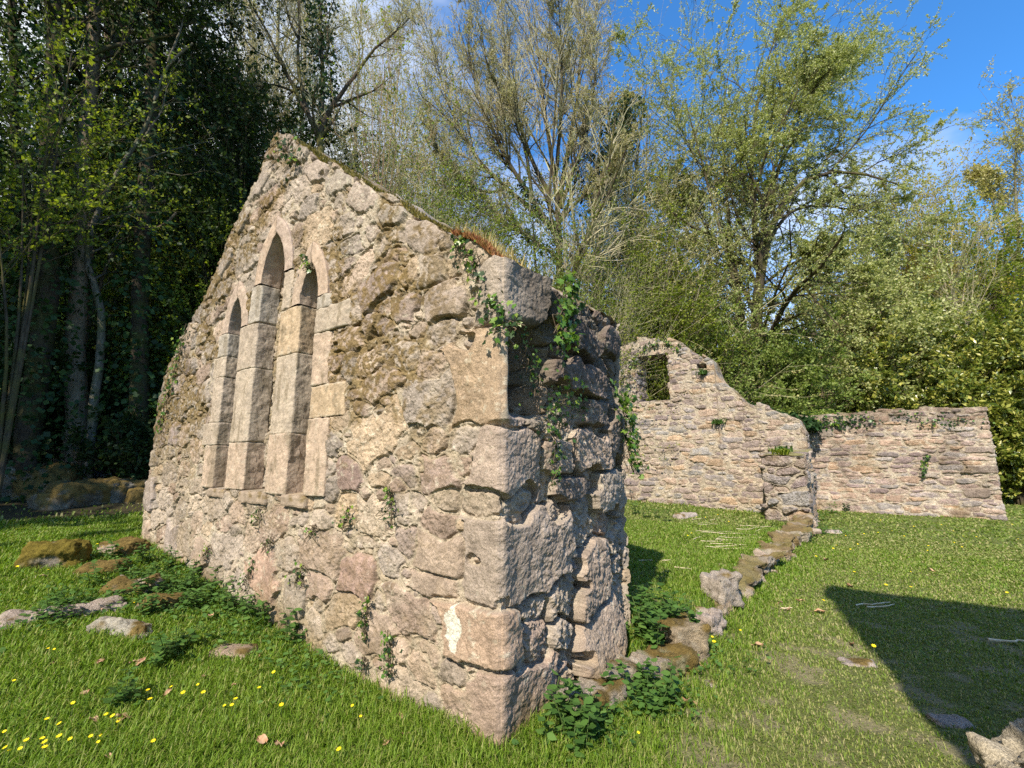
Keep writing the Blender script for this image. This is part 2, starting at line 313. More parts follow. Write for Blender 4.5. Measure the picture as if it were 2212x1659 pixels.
def ring_wall(name, org, d, Lx, T, top, ras, z0, cols, nv, matl, parent=None, rc=.03, nt=14, post=None, topcol=None, endtop=None, rag=.0, seed=1, topbump=.05):
    """a wall standing on the rectangle org + d*[0,Lx] + n*[0,T]; front faces -n; top(x) gives its height"""
    org = np.asarray(org, float); d = np.asarray(d, float); n = np.array([-d[1], d[0], 0])
    n = n if np.dot(n, S) > 0 or abs(np.dot(n, S)) < 1e-6 else n
    per = [Lx, T, Lx, T]; dirs = [d, n, -d, -n]; nor = [-n, d, n, -d]; cum = np.concatenate([[0], np.cumsum(per)])
    start = [org, org+d*Lx, org+d*Lx+n*T, org+n*T]
    A = np.unique(np.concatenate([np.linspace(cum[k], cum[k+1], max(3, int(per[k]/cols[k])+1)) for k in range(4)]))[:-1]
    k = np.clip(np.searchsorted(cum, A, 'right')-1, 0, 3); tt = A-cum[k]
    P = np.array([start[i]+dirs[i]*t for i, t in zip(k, tt)]); N = np.array([nor[i] for i in k])
    for c in range(4):                                             # rounded arrises
        for sgn in (-1, 1):
            pass
        dist = A-cum[c]; dist = np.where(dist > cum[4]/2, dist-cum[4], dist)
        w = np.clip(1-np.abs(dist)/rc, 0, 1); side = np.where(dist < 0, 0, 1)
        n0, n1 = np.array(nor[c-1]), np.array(nor[c]); m = w > 0
        own = np.where(side[:, None] == 0, n0, n1); oth = np.where(side[:, None] == 0, n1, n0)
        mixn = own*(1-.5*w[:, None])+oth*(.5*w[:, None]); mixn /= np.linalg.norm(mixn, axis=1)[:, None]
        N[m] = mixn[m]; P[m] -= (oth*(rc*.35*w**2)[:, None])[m] + (own*(rc*.35*w**2)[:, None])[m]
    xa = np.where(k == 0, tt, np.where(k == 1, Lx, np.where(k == 2, Lx-tt, 0)))
    ta = np.where(k == 1, tt, np.where(k == 3, T-tt, np.where(k == 2, T, 0)))
    zt = np.array([top(x) for x in xa])
    if endtop is not None: zt = zt + endtop(xa, ta)
    if rag: zt = zt + rag*2*(fbm(np.stack([A*2.6, A*0+seed, A*0], 1), 4, seed)-.5)
    tz = np.linspace(0, 1, nv)
    Z = z0 + tz[:, None]*(zt-z0)[None, :]
    AA = np.broadcast_to(A, Z.shape)
    Hh, Cc = ras.get(AA, Z-z0)
    if post is not None: Hh, Cc = post(AA, Z, Hh, Cc, cum)
    V = P[None] + N[None]*Hh[..., None]; V[..., 2] = Z + .35*Hh*tz[:, None]**8
    nc = len(A); F = gridfaces(nv, nc, True)
    # top surface between the front and back rows
    last = V[-1]; xs = A[k == 0]
    fr = last[k == 0]; bk = k == 2
    bx = Lx-tt[bk]; o_ = np.argsort(bx)
    br = np.stack([np.interp(xs, bx[o_], last[bk][o_][:, c]) for c in range(3)], 1)
    tq = np.linspace(0, 1, nt)
    TV = fr[None]*(1-tq)[:, None, None] + br[None]*tq[:, None, None]
    if endtop is not None or True:
        en = k == 1
        if en.sum() > 2 and nt > 3:
            ez = np.interp(tq, ta[en]/T, last[en][:, 2])-TV[:, -1, 2]
            fall = np.clip(1-(Lx-xs)/.35, 0, 1)[None, :]; TV[..., 2] += ez[:, None]*fall
            ex = np.stack([np.interp(tq, ta[en]/T, last[en][:, c]) for c in (0, 1)], 1)
            TV[:, -1, :2] = ex
    bmp = (fbm(TV.reshape(-1, 3)*5., 4, seed+5)-.5).reshape(TV.shape[:2])*topbump*2
    TV[1:-1, :-1, 2] += bmp[1:-1, :-1]
    tc0 = Cc[-1][k == 0]
    TC = np.broadcast_to(tc0[None], TV.shape).copy()*.95
    nzc = (fbm(TV.reshape(-1, 3)*3., 4, seed+9)).reshape(TV.shape[:2])
    mk = sstep(.42, .6, nzc)[..., None]*.8; TC = TC*(1-mk)+np.array(topcol if topcol is not None else MOSSC)*mk
    VV = np.concatenate([V.reshape(-1, 3), TV.reshape(-1, 3)]); CC = np.concatenate([Cc.reshape(-1, 3), TC.reshape(-1, 3)])
    return mesh(name, VV, np.concatenate([F, gridfaces(nt, len(xs))+nv*nc]), matl, parent, CC)

def rbox(h, r, step, seed, amp, freq, axes=None):
    """rounded, roughened block with half sizes h, as vertices and quads"""
    h = np.asarray(h, float); Vs = []; Fs = []; nV = 0
    for ax in range(3):
        a, b = [(1, 2), (2, 0), (0, 1)][ax]
        na, nb = max(3, int(2*h[a]/step)+1), max(3, int(2*h[b]/step)+1)
        for sg in (-1, 1):
            g = np.zeros((na, nb, 3)); g[..., ax] = sg*h[ax]
            g[..., a] = np.linspace(-h[a], h[a], na)[:, None]*1.; g[..., b] = (np.linspace(-h[b], h[b], nb)*sg)[None, :]
            Vs.append(g.reshape(-1, 3)); Fs.append(gridfaces(na, nb)+nV); nV += na*nb
    p = np.concatenate(Vs); q = np.clip(p, -h+r, h-r); nn = p-q; nn /= np.linalg.norm(nn, axis=1)[:, None]+1e-9
    er = fbm(p*freq*.45+seed*3.1, 3, seed)
    v = q + nn*r*(1-.0*er)[:, None]
    v = v + nn*((fbm(p*freq+seed, 4, seed)-.5)*2*amp)[:, None]
    return v, np.concatenate(Fs)
def boxcol(v, base, seed, var=.3, lich=.12):
    f = fbm(v*9.+seed, 4, seed)*.6+fbm(v*34.+seed, 3, seed+1)*.4; c = np.asarray(base)*(1-var/2+var*f*1.2)[:, None]
    w = (sstep(.58, .72, fbm(v*22.+seed*2, 4, seed+7))*lich*3)[:, None].clip(0, .75)
    return c*(1-w)+MORT*w

# ------------------------------------------------------------------ the ground
def gz(x, y):
    x = np.asarray(x, float); y = np.asarray(y, float)
    u = (x-C0[0])*U[0]+(y-C0[1])*U[1]; s = (x-C0[0])*S[0]+(y-C0[1])*S[1]
    z = np.interp(u, [-8, 0, 2.2, 3.4, 4.4, 6.4, 9, 14, 22, 40], [0, 0, .05, .17, .30, .46, .62, 1.0, 1.8, 3.6])
    inner = sstep(1.2, 2.2, s)*sstep(-.55, -.25, u)*sstep(12.9, 12.2, s)
    z = z + inner*.19*sstep(5, 2, u)
    z = z + .07*sstep(15, 30, y)*(y-15)*sstep(-12, 0, -u+6)
    p = np.stack([x.ravel()*.9, y.ravel()*.9, x.ravel()*0], 1); q = np.stack([x.ravel()*4, y.ravel()*4, x.ravel()*0], 1)
    return z + ((fbm(p, 2, 3)-.5)*.07 + (vnoise(q, 8)-.5)*.02).reshape(x.shape)
def us(x, y): return (x-C0[0])*U[0]+(y-C0[1])*U[1], (x-C0[0])*S[0]+(y-C0[1])*S[1]
def bare(x, y):                                                    # where feet have worn the turf to soil
    p = np.stack([x*5.2+y*1.5, y*6.5, x*0], 1); n = fbm(p, 4, 21, .45)
    n2 = fbm(np.stack([x*.8, y*.8, x*0], 1), 3, 31)
    area = sstep(.25, 1.2, x-.15*(y-2.5))*sstep(7.5, 4., y)
    return sstep(.59, .67, n+.22*(n2-.5)+.05*area-.055)*area*.68
def worn(x, y):
    u, s = us(x, y); return sstep(-.2, -1.3, u)*(.72+.28*sstep(9, 4, y)) + .45*sstep(-.3, .3, u)*sstep(.0, 1.5, s)*sstep(13, 11, s)
def ground_at(px, py, lift=0):
    r = ray(px, py); z = 0.
    for _ in range(8):
        t = (z-EYE)/r[2]; p = OC+r*t; z = float(gz(p[0:1], p[1:2])[0])+lift
    return p
xs = np.concatenate([-np.geomspace(120, 9, 40), np.linspace(-8.9, 8.9, 300), np.geomspace(9, 120, 40)])
ys = np.concatenate([np.linspace(-30, -1, 20), np.linspace(-.9, 14, 260), np.geomspace(14.1, 160, 60)])
GX, GY = np.meshgrid(xs, ys); GZ = gz(GX, GY)
gb = bare(GX.ravel(), GY.ravel()); gw = np.clip(worn(GX.ravel(), GY.ravel()), 0, 1)
gc = np.array([.070, .105, .018])*(1-gw[:, None])+np.array([.13, .145, .045])*gw[:, None]
soil = np.array([.27, .225, .135]); gc = gc*(1-gb[:, None])+soil*gb[:, None]
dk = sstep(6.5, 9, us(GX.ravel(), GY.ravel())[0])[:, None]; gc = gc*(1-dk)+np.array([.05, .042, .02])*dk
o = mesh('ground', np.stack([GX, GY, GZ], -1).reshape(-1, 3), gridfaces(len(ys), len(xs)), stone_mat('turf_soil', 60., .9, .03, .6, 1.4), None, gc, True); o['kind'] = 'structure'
#--MORE--
# ------------------------------------------------------------------ the gable wall
GL = 6.6; GT = 1.9; GZ0 = -.4
rake = [(6.6, 2.42), (6.45, 2.75), (6.22, 3.12), (5.25, 3.84), (4.48, 4.62), (3.87, 5.17), (3.47, 5.55), (3.22, 5.40), (2.34, 4.66), (1.51, 4.03), (.87, 3.56), (.36, 3.19), (.1, 2.99), (-.05, 2.90)]
RX = np.array([GL-p[0] for p in rake]); RZ = np.array([p[1] for p in rake])
def gtop(x): return float(np.interp(x, RX, RZ)) + .035*math.sin(x*5.1)*math.sin(x*2.3+1) + .02*math.sin(x*13.)
def kf(u0, u1, z0, z1, col, proud=.012, rot=0.):                    # a stone on the front, u from left to right
    return (GL-(u0+u1)/2, (z0+z1)/2-GZ0, abs(u0-u1)/2, (z1-z0)/2, rot, col, proud)
def ke(s0, s1, z0, z1, col, proud=.02, rot=0.):
    return (GL+(s0+s1)/2, (z0+z1)/2-GZ0, abs(s1-s0)/2, (z1-z0)/2, rot, col, proud)
def kc(u0, s1, z0, z1, col, proud=.02, rot=0.):                     # a quoin that turns the corner
    return (GL+(s1-u0)/2, (z0+z1)/2-GZ0, (u0+s1)/2, (z1-z0)/2, rot, col, proud)
TAN = (.39, .29, .19); PINK = (.36, .285, .225); GRY = (.33, .295, .25); PURP = (.28, .225, .20); DRK = (.16, .135, .12); BRN = (.33, .265, .21)
KEYS = [kf(.46, -.03, 1.84, 2.38, TAN, .03), kc(.26, .42, 1.39, 1.81, (.345, .285, .24), .03), kc(.27, .79, .74, 1.22, (.315, .27, .23), .03),
        kc(.48, .16, .40, .73, (.37, .265, .19), .045), kc(.25, .68, -.2, .39, (.335, .25, .20), .02), kc(.20, .46, 2.53, 2.94, GRY, .04),
        ke(.83, 1.42, 1.52, 1.82, BRN, .04), ke(1.15, 1.84, 1.17, 1.5, GRY, .04), ke(.62, 1.08, 1.31, 1.48, DRK, .03), ke(.90, 1.40, .5, .97, BRN, .04, -.1),
        ke(.63, 1.33, 2.12, 2.36, PURP, .05, -.1), ke(.86, 1.55, .02, .48, BRN, .05, .5), ke(1.42, 1.87, 2.60, 2.84, PURP, .03), ke(.74, 1.38, 2.44, 2.66, DRK, .05, -.15),
        ke(1.45, 1.88, 1.6, 2.0, DRK, .04), ke(.30, .55, 1.95, 2.12, TAN, .0), ke(.45, .85, 1.5, 1.75, BRN, .02), ke(1.0, 1.45, 1.9, 2.1, DRK, .04), ke(.5, .8, 2.62, 2.85, DRK, .03),
        kf(.86, .55, 2.94, 3.16, GRY), kf(1.56, 1.13, 2.90, 3.16, PURP, .02, .35), kf(.70, .34, 2.62, 2.88, (.36, .31, .27), .02, .2), kf(1.10, .89, 2.64, 2.90, PURP, .012, 1.4),
        kf(.75, .38, 1.40, 1.63, (.35, .27, .24)), kf(1.42, 1.02, 2.10, 2.34, PINK, .01, .4), kf(.82, .32, .72, .86, BRN), kf(.72, .30, .86, 1.12, BRN), kf(1.75, 1.45, 1.35, 1.62, (.23, .16, .15)),
        kf(1.9, 1.5, 2.55, 2.75, PINK), kf(1.7, 1.25, .55, .85, (.34, .23, .2)), kf(2.1, 1.75, .45, .70, (.36, .27, .22)), kf(2.45, 2.15, .28, .62, GRY), kf(1.35, .95, .25, .55, PINK), kf(3.2, 2.6, .3, .75, (.39, .26, .2), .02, .15),
        kf(6.58, 6.25, .85, 1.35, (.33, .29, .27), .03), kf(4.9, 4.66, 2.35, 2.62, GRY), kf(5.35, 5.1, 2.3, 2.6, GRY), kf(5.5, 5.2, 1.75, 2.05, PINK), kf(5.9, 5.6, 1.8, 2.1, (.3, .25, .24)),
        kf(6.45, 6.2, .3, .75, PINK), kf(5.6, 5.15, .35, .8, (.32, .28, .26)), kf(4.6, 4.2, .4, .75, PINK)]
for k_, (u_, z_) in enumerate([(2.95, 5.02), (2.5, 4.62), (2.05, 4.28), (1.62, 3.95), (1.2, 3.66), (.82, 3.36)]):   # long slabs under the rake
    KEYS.append(kf(u_+.26, u_-.26, z_-.11, z_+.11, (.36+.02*(k_ % 2), .33, .285), .012, -.67))
for k_, (u_, z_) in enumerate([(3.8, 4.97), (4.2, 4.6), (4.6, 4.22), (5.0, 3.86)]):
    KEYS.append(kf(u_+.22, u_-.22, z_-.09, z_+.09, (.35, .31, .27), .012, .76))
def gmoss(X, Y, rng, sh, px, sm):
    n = rfbm(sh, .38*px, rng, 5, .6); n2 = rfbm(sh, .9*px, rng, 3)
    front = (X < GL-.05)*sstep(GL+.0, GL-.9, X)
    up = np.clip(.35+.65*sstep(1.6, 2.7, Y), 0, 1)
    drape = np.exp(-((Y+GZ0-2.75+.15*(GL-X))/.75)**2)*.09
    lft = sstep(1.9, .9, X)*.06
    brk = rfbm(sh, .035*px, rng, 3, .6)
    m = sstep(.41, .56, n+.10*(n2-.5)-.05*sm+drape+lft+.03*up-.005+.1*(brk-.5))*sstep(.36, .54, brk+.14*(1-sm))*front*up*.92
    foot = sstep(.75, .42, Y-.06*np.maximum(0, GL-X))*sstep(.42, .62, n)*.65
    return np.clip(np.maximum(m*.9, foot), 0, .92)
ras = masonry(2*(GL+GT)+.1, 6.2, .0062, 7, [(.25, .15, 320), (.18, .115, 1500), (.12, .08, 3500), (.075, .05, 3500), (.05, .03, 1500)], KEYS, moss=gmoss, warp=.045, mort=.004, mortvar=.012, rough=.013, hole=.06, dome=.005, mdepth=.009, rotsd=.3, crust=.34, off=.007, tilt=.03, groove=.026, pnorm=3.2, gap=.74)
LAN = [(4.09, .185, 3.15, 3.57), (3.23, .265, 3.60, 4.14), (2.415, .165, 3.16, 3.57)]   # centre u, half width, springing, apex
SILL = 1.29
def half_at(l, z, grow=0.):
    uc, w, zs, za = l; w = w+grow; h0 = za+grow*1.1-zs; R = (h0*h0+w*w)/(2*w); h = np.clip(z-zs, 0, h0)
    return np.where(z > zs+h0, -1., w-R+np.sqrt(np.maximum(R*R-h*h, 0)))
JAMBS = []   # u0 (left), u1 (right), z0, z1, colour
def jb(u0, u1, z0, z1, c): JAMBS.append((u0, u1, z0, z1, c))
P1, P2, P3, P4, P5 = (.385, .295, .22), (.355, .29, .225), (.39, .295, .195), (.335, .295, .245), (.365, .30, .23)
for a in [(4.55, 4.27, 1.29, 1.78, P1), (4.66, 4.27, 1.78, 2.05, P2), (4.50, 4.27, 2.05, 2.60, P2), (4.58, 4.27, 2.60, 2.86, P5), (4.50, 4.27, 2.86, 3.145, P4),
          (3.91, 3.495, 1.29, 1.80, P1), (3.905, 3.495, 1.80, 2.62, P5), (3.905, 3.495, 2.62, 3.14, P2), (3.72, 3.495, 3.15, 3.59, P4),
          (2.965, 2.58, 1.28, 1.86, P1), (2.965, 2.58, 1.86, 2.66, P5), (2.965, 2.58, 2.66, 3.15, P3), (2.965, 2.78, 3.16, 3.59, P5),
          (2.25, 1.93, 1.29, 1.98, P1), (2.25, 1.72, 1.98, 2.28, P3), (2.25, 1.98, 2.28, 2.78, P1), (2.25, 1.70, 2.78, 3.02, P5), (2.25, 2.02, 3.02, 3.155, P4)]: jb(*a)
def gpost(A, Z, H, Cc, cum):
    H = H.copy(); Cc = Cc.copy(); u = GL-A; front = A < GL-.03
    cov = np.zeros(A.shape, bool); rec = np.zeros(A.shape, bool)
    for l in LAN:
        rec |= front & (np.abs(u-l[0]) < half_at(l, Z, .02)) & (Z > SILL-.0)
        cov |= front & (np.abs(u-l[0]) < half_at(l, Z, .14)) & (Z > l[2])
    for (u0, u1, z0, z1, c) in JAMBS: cov |= front & (u < u0-.015) & (u > u1+.015) & (Z > z0) & (Z < z1)
    H[cov] = -.05 ; H[rec] = -.205+1.1*H[rec]
    Cc[rec] = Cc[rec]*.8+MORT*.2
    s = A-GL; end = (s > .0) & (s < GT)
    d = sstep(.02, .15, s)*sstep(.56, .34, s)*sstep(1.86, 1.95, Z)*sstep(2.56, 2.42, Z)      # the facing has fallen away here
    H = np.where(end, H*(1.15+.9*sstep(.1, .6, s))-.22*d, H)
    fl = sstep(.16, .05, np.abs(s))*sstep(1.82, 1.86, Z)*sstep(2.50, 2.42, Z); H = H*(1-fl)+(.03-.22*d*end)*fl
    H = H + np.where(end, .05*sstep(.55, .05, Z)*sstep(.5, 1.0, s), 0)                             # footing steps out
    big = fbm(np.stack([A.ravel()*2.2, Z.ravel()*2.2, A.ravel()*0+5], 1), 3, 77).reshape(A.shape)-.5
    H = H + np.where(end, .07*sstep(1.9, 1.2, s), .035)*big-np.where(end, .05*sstep(1.3, 1.9, s), 0)*np.where(cov, 0, 1)*sstep(0, .12, np.abs(s))
    H = np.where((A > GL+GT), H*1.2, H)
    dk = np.where(end, 1-.50*sstep(1.85, 2.35, Z+.25*big)*sstep(.05, .3, s), 1.)                         # the upper stones are a darker rock
    Cc = Cc*dk[..., None]
    du, dz = u-.335-.012*np.sin(Z*40), Z-.585                                                       # white crustose lichen on a quoin
    wl = front & (((du/.062)**2+(dz/.12)**2) < 1.0+2.4*(fbm(np.stack([A.ravel()*22, Z.ravel()*16, A.ravel()*0], 1), 3, 5).reshape(A.shape)-.5))
    Cc[wl] = (.58, .55, .46)
    return H, Cc
def gend(xa, ta):
    at_end = sstep(GL-.05, GL, xa)
    return -.10*np.clip(ta/GT, 0, 1)*at_end*np.sin(ta*3.)
gable = thing('gable_wall', 'tall pointed rubble stone gable wall with three narrow lancet windows, close to the viewer', 'wall', loc(3.3, .9, 0))
GO = np.array(gable.location)
def rebase(o, parent):
    o.parent = parent; o.location = -np.array(parent.location); return o
o = ring_wall('masonry', loc(GL, 0), -U, GL, GT, gtop, ras, GZ0, [.0085, .0065, .06, .05], 560, M_STONE, None, .035, 40, gpost, None, gend, .03, 4, .06)
rebase(o, gable)
def wloc(V):                                                          # local (right along wall, depth outwards, z) -> world
    return C0[None] + (-U)[None]*V[:, 0:1] + (-S)[None]*V[:, 1:2] + ZV[None]*V[:, 2:3]
rngj = random.Random(5); wins = []
for li, l in enumerate(LAN):
    uc, w, zs, za = l; W2 = .165
    h0 = za-zs; R = (h0*h0+w*w)/(2*w); ro = R+W2
    lab = ['narrow lancet window with a low pointed head and mossy blocked light', 'tallest lancet window with a pointed head at the middle of the gable', 'narrow lancet window with ivy sprouting in its pointed head'][li]
    arch = []
    for sgn in (-1, 1):
        cxl = -uc - sgn*(w-R)*-1 if False else 0
        # arc centre lies on the springing line on the far side of the opening
        ang1 = math.asin(min(1, h0/R)); n = 46
        inner = []; outer = []
        for k in range(n):
            t = k/(n-1); a = ang1*t; xi = w-R+R*math.cos(a); zi = zs+R*math.sin(a)
            ang2 = math.acos(max(-1, min(1, (R-w)/ro))); a2 = ang2*t; xo = w-R+ro*math.cos(a2); zo = zs+ro*math.sin(a2)
            inner.append((max(xi, .003), zi)); outer.append((max(xo, .003), zo))
        inner = np.array(inner); outer = np.array(outer)
        prof = [(0, d_) for d_ in np.linspace(-.2, .012, 14)] + [(f, .022-.01*abs(2*f-1)**6) for f in np.linspace(.03, .97, 20)] + [(1, d_) for d_ in np.linspace(.012, -.06, 5)]
        V = []
        for (f, d_) in prof:
            q = inner*(1-f)+outer*f
            V.append(np.stack([-(uc) + sgn*q[:, 0], np.full(n, d_), q[:, 1]], 1))
        V = np.array(V); Vn = V.reshape(-1, 3).copy()
        nn = fbm(Vn*14+li, 4, 40+li)-.5
        fm = np.repeat(np.array([p[0] for p in prof]), n)
        Vn[:, 1] += nn*.022*np.where((fm > 0) & (fm < 1), 1, .3); Vn[:, 0] += np.where(fm <= 0, 1, 0)*sgn*nn*.02
        # right-hand side pieces in picture order keep outward winding
        F = gridfaces(len(prof), n)
        if sgn > 0: F = F[:, ::-1]
        cc = [(.36, .28, .22), (.375, .29, .225), (.385, .29, .215), (.36, .28, .225), (.37, .285, .215), (.385, .29, .215)][li*2+(sgn > 0)]
        arch.append((wloc(Vn), F, boxcol(Vn*1., cc, li*2+sgn, .55, .13)*(.72+.56*fbm(Vn*60, 3, li+50))[:, None]))
    wv, wf, wc = arch[0]
    root = rebase(mesh('lancet_window', wv, wf, M_DRESSED, None, wc), gable); root['label'] = lab
    wv, wf, wc = arch[1]
    a2 = mesh('arch_stone', wv, wf, M_DRESSED, None, wc); a2.parent = root
    wins.append(root)
for bi, (u0, u1, z0, z1, c) in enumerate(JAMBS):
    j1, j2 = rngj.uniform(-.015, .015), rngj.uniform(-.012, .012)
    g = .0015; h = ((u0-u1)/2-g, .115, (z1-z0)/2-g)
    v, f = rbox(h, .012, .012, 100+bi, .014, 11.)
    v = v + (fbm(v*55+bi, 3, bi)-.5)[:, None]*.008*np.sign(v)*np.array([.4, 1, .4])
    ch = sstep(h[0]-.06, h[0], v[:, 0])*(v[:, 1] > 0)                  # worn outer arris of the reveal
    v[:, 1] -= ch*.018
    col = boxcol(v+bi, c, bi, .6, .13)*(.72+.56*fbm(v*60+bi, 3, bi+50))[:, None]
    jn = sstep(.022, .004, np.abs(np.abs(v[:, 2])-h[2]))*sstep(.42, .55, fbm(v*25, 3, bi)); col = col*(1-jn[:, None]*.8)+MORT*.9*jn[:, None]*.8
    st_ = sstep(.55, .68, fbm(v*np.array([14, 14, 4.])+bi*3, 4, bi+9))[:, None]*.55; col = col*(1-st_)+np.array([.17, .135, .085])*st_
    v = v + np.array([-(u0+u1)/2, -.115+.018+j2*.6, (z0+z1)/2])
    wi = 0 if u0 > 4 else (1 if u1 > 3.2 else 2)
    if abs((u0+u1)/2-3.0) < .3 and bi >= 9: wi = 2
    o = mesh('jamb_stone', wloc(v), f, M_DRESSED, None, col); o.parent = wins[wi]
for (u0, u1, z0, z1, wi) in [(3.52, 2.92, 1.17, 1.285, 1), (4.33, 3.88, 1.19, 1.285, 0), (2.62, 2.2, 1.18, 1.285, 2)]:
    v, f = rbox(((u0-u1)/2, .13, (z1-z0)/2), .02, .02, int(u0*10), .018, 11.)
    col = boxcol(v, (.30, .235, .175), 3, .4, .05); mk = sstep(.45, .6, fbm(v*12, 3, 6))[:, None]*.7*(v[:, 2:3] > 0); col = col*(1-mk)+MOSSC*mk
    v = v+np.array([-(u0+u1)/2, -.10, (z0+z1)/2])
    o = mesh('sill_stone', wloc(v), f, M_DRESSED, None, col); o.parent = wins[wi]

# ------------------------------------------------------------------ the far ruin
FP = np.array([(.33, .26, .215), (.30, .24, .205), (.36, .27, .20), (.29, .255, .235), (.25, .20, .185), (.38, .30, .235), (.40, .29, .19), (.31, .29, .265)])*np.array([.96, .985, 1.04])
def fmoss(X, Y, rng, sh, px, sm):
    n = rfbm(sh, .6*px, rng, 4); return np.clip(sstep(.66, .8, n)*.45 + sstep(.55, .15, Y)*sstep(.45, .62, n)*.6, 0, .8)
SA = 12.2
prof = [onwall(px, py, SA) for px, py in [(1300, 770), (1350, 742), (1385, 736), (1430, 733), (1465, 745), (1500, 762), (1540, 785), (1552, 815), (1575, 838), (1600, 862), (1650, 878), (1690, 893), (1728, 908), (1740, 930)]]
AL0 = 7.2
AX = np.array([0.]+[AL0-p[0] for p in prof]); AZv = np.array([prof[0][1]-.6]+[p[1] for p in prof]); AL = float(AX[-1])
def atop(x): return float(np.interp(x, AX, AZv)) + .26*(math.sin(math.floor(x/.34)*12.9898)*43758.5453 % 1-.5)
wq = [onwall(px, py, SA) for px, py in [(1372, 772), (1442, 768), (1444, 864), (1392, 866)]]
WH = (AL0-wq[0][0]-.0, AL0-wq[1][0]+.02, wq[2][1], wq[0][1])           # x0 x1 z0 z1 of the opening
ra = masonry(2*(AL+.9)+.2, 6.5, .016, 11, [(.25, .085, 500), (.18, .065, 2600), (.12, .05, 7000), (.07, .032, 8000)], (), warp=.035, mort=.006, mortvar=.014, off=.013, dome=.010, rough=.013, mdepth=.012, hole=.05, groove=.012, pal=FP*1.06, mortc=MORT*1.12, crust=.7, moss=fmoss, pnorm=3.5, rotsd=.07, deep=.78, gap=.78)
hq = onwall(1515, 790, SA)
def apost(A, Z, H, Cc, cum):
    H = H.copy(); x = A
    r = (np.abs(x-(AL0-hq[0])) < .14) & (np.abs(Z-hq[1]) < .07); H[r] = -.45
    H = H + .10*(fbm(np.stack([A.ravel()*1.3, Z.ravel()*1.3, A.ravel()*0], 1), 3, 9).reshape(A.shape)-.5)
    return H, Cc
def cut_hole(o, org, d, x0, x1, z0, z1, wob=.05):
    me = o.data; n = len(me.polygons); ce = np.zeros(n*3, np.float32); me.polygons.foreach_get('center', ce); ce = ce.reshape(-1, 3)
    x = (ce-np.asarray(org)) @ np.asarray(d); zz = ce[:, 2]
    slope = (zz-z0)/(z1-z0)
    w = wob*2*(fbm(np.stack([zz*5, x*0, x*0], 1), 2, 3)-.5)
    kill = (x > x0+.25*(1-slope)*0+w) & (x < x1+w) & (zz > z0) & (zz < z1+w)
    import bmesh
    bm = bmesh.new(); bm.from_mesh(me); bm.faces.ensure_lookup_table()
    bmesh.ops.delete(bm, geom=[bm.faces[i] for i in np.nonzero(kill)[0]], context='FACES'); bm.to_mesh(me); bm.free(); me.update()
AORG = loc(AL0, SA)
ruinA = thing('ruined_house_wall', 'broken end wall of the far ruin with one square window hole and a stepped sloping top', 'wall', loc(3, SA))
o = ring_wall('masonry', AORG, -U, AL, .85, atop, ra, -.4, [.022, .05, .06, .08], 300, M_FAR, None, .04, 12, apost, None, None, .06, 3, .08)
cut_hole(o, AORG, -U, WH[0], WH[1], WH[2], WH[3]); rebase(o, ruinA)
win = None
def ablock(x0, x1, z0, z1, d0, d1, col, seed, amp=.05):
    v, f = rbox(((x1-x0)/2, (d1-d0)/2, (z1-z0)/2), .05, .05, seed, amp, 4.5)
    c = boxcol(v, col, seed, .4, .2); v = v+np.array([(x0+x1)/2, (d0+d1)/2, (z0+z1)/2])
    return AORG[None]+(-U)[None]*v[:, 0:1]+S[None]*v[:, 1:2]+ZV[None]*v[:, 2:3], f, c
mb = MB(); zz = WH[2]; k = 0
while zz < WH[3]-.02:
    h = .16+.10*((k*7) % 5)/5; z1 = min(zz+h, WH[3]+.03)
    mb.add(*ablock(WH[0]-.22, WH[0]+.05+.03*(k % 2), zz, z1, .05, .80, FP[k % 8], 200+k)); mb.add(*ablock(WH[1]-.05-.03*(k % 3), WH[1]+.22, zz, z1, .05, .80, FP[(k+3) % 8], 230+k)); zz = z1; k += 1
o = mb.build('window_jamb', M_FAR); rebase(o, ruinA)
mb = MB()
for k in range(3): mb.add(*ablock(WH[0]-.3, WH[1]+.3, WH[3]-.03, WH[3]+.17, .04+.26*k, .28+.26*k, (.22, .19, .165), 260+k, .04))
o = mb.build('lintel', M_FAR); rebase(o, ruinA)
mb = MB(); mb.add(*ablock(WH[0]-.1, WH[1]+.1, WH[2]-.14, WH[2]+.02, .06, .8, FP[0], 280, .03)); o = mb.build('window_sill', M_FAR); rebase(o, ruinA)
# the wall beyond
SB = 16.; BL0 = .9
bp = [onwall(px, py, SB) for px, py in [(1745, 897), (1800, 893), (1850, 888), (1960, 884), (2050, 880), (2135, 880)]]
BX = np.array([0.]+[BL0-p[0] for p in bp]); BZ = np.array([3.15]+[p[1] for p in bp]); BL = BL0+4.82
rb = masonry(2*(BL+.8)+.2, 4., .017, 15, [(.27, .075, 500), (.2, .06, 2600), (.12, .045, 7000), (.07, .03, 8000)], [(BL-.25, 1.75, .42, .12, 0, (.2, .165, .15), .03), (BL-.5, 1.1, .3, .11, 0, (.2, .165, .15), .02), (BL-.3, 2.3, .33, .09, 0, (.23, .19, .18), .02), (1.9, 2.9, .22, .13, 0, (.42, .38, .34), .02)],
             warp=.03, mort=.005, mortvar=.012, off=.014, dome=.01, rough=.013, mdepth=.012, hole=.05, groove=.012, pal=FP*np.array([1.08, 1.03, 1.02]), mortc=MORT*1.12, crust=.6, moss=fmoss, pnorm=3.5, rotsd=.05, deep=.8, gap=.78)
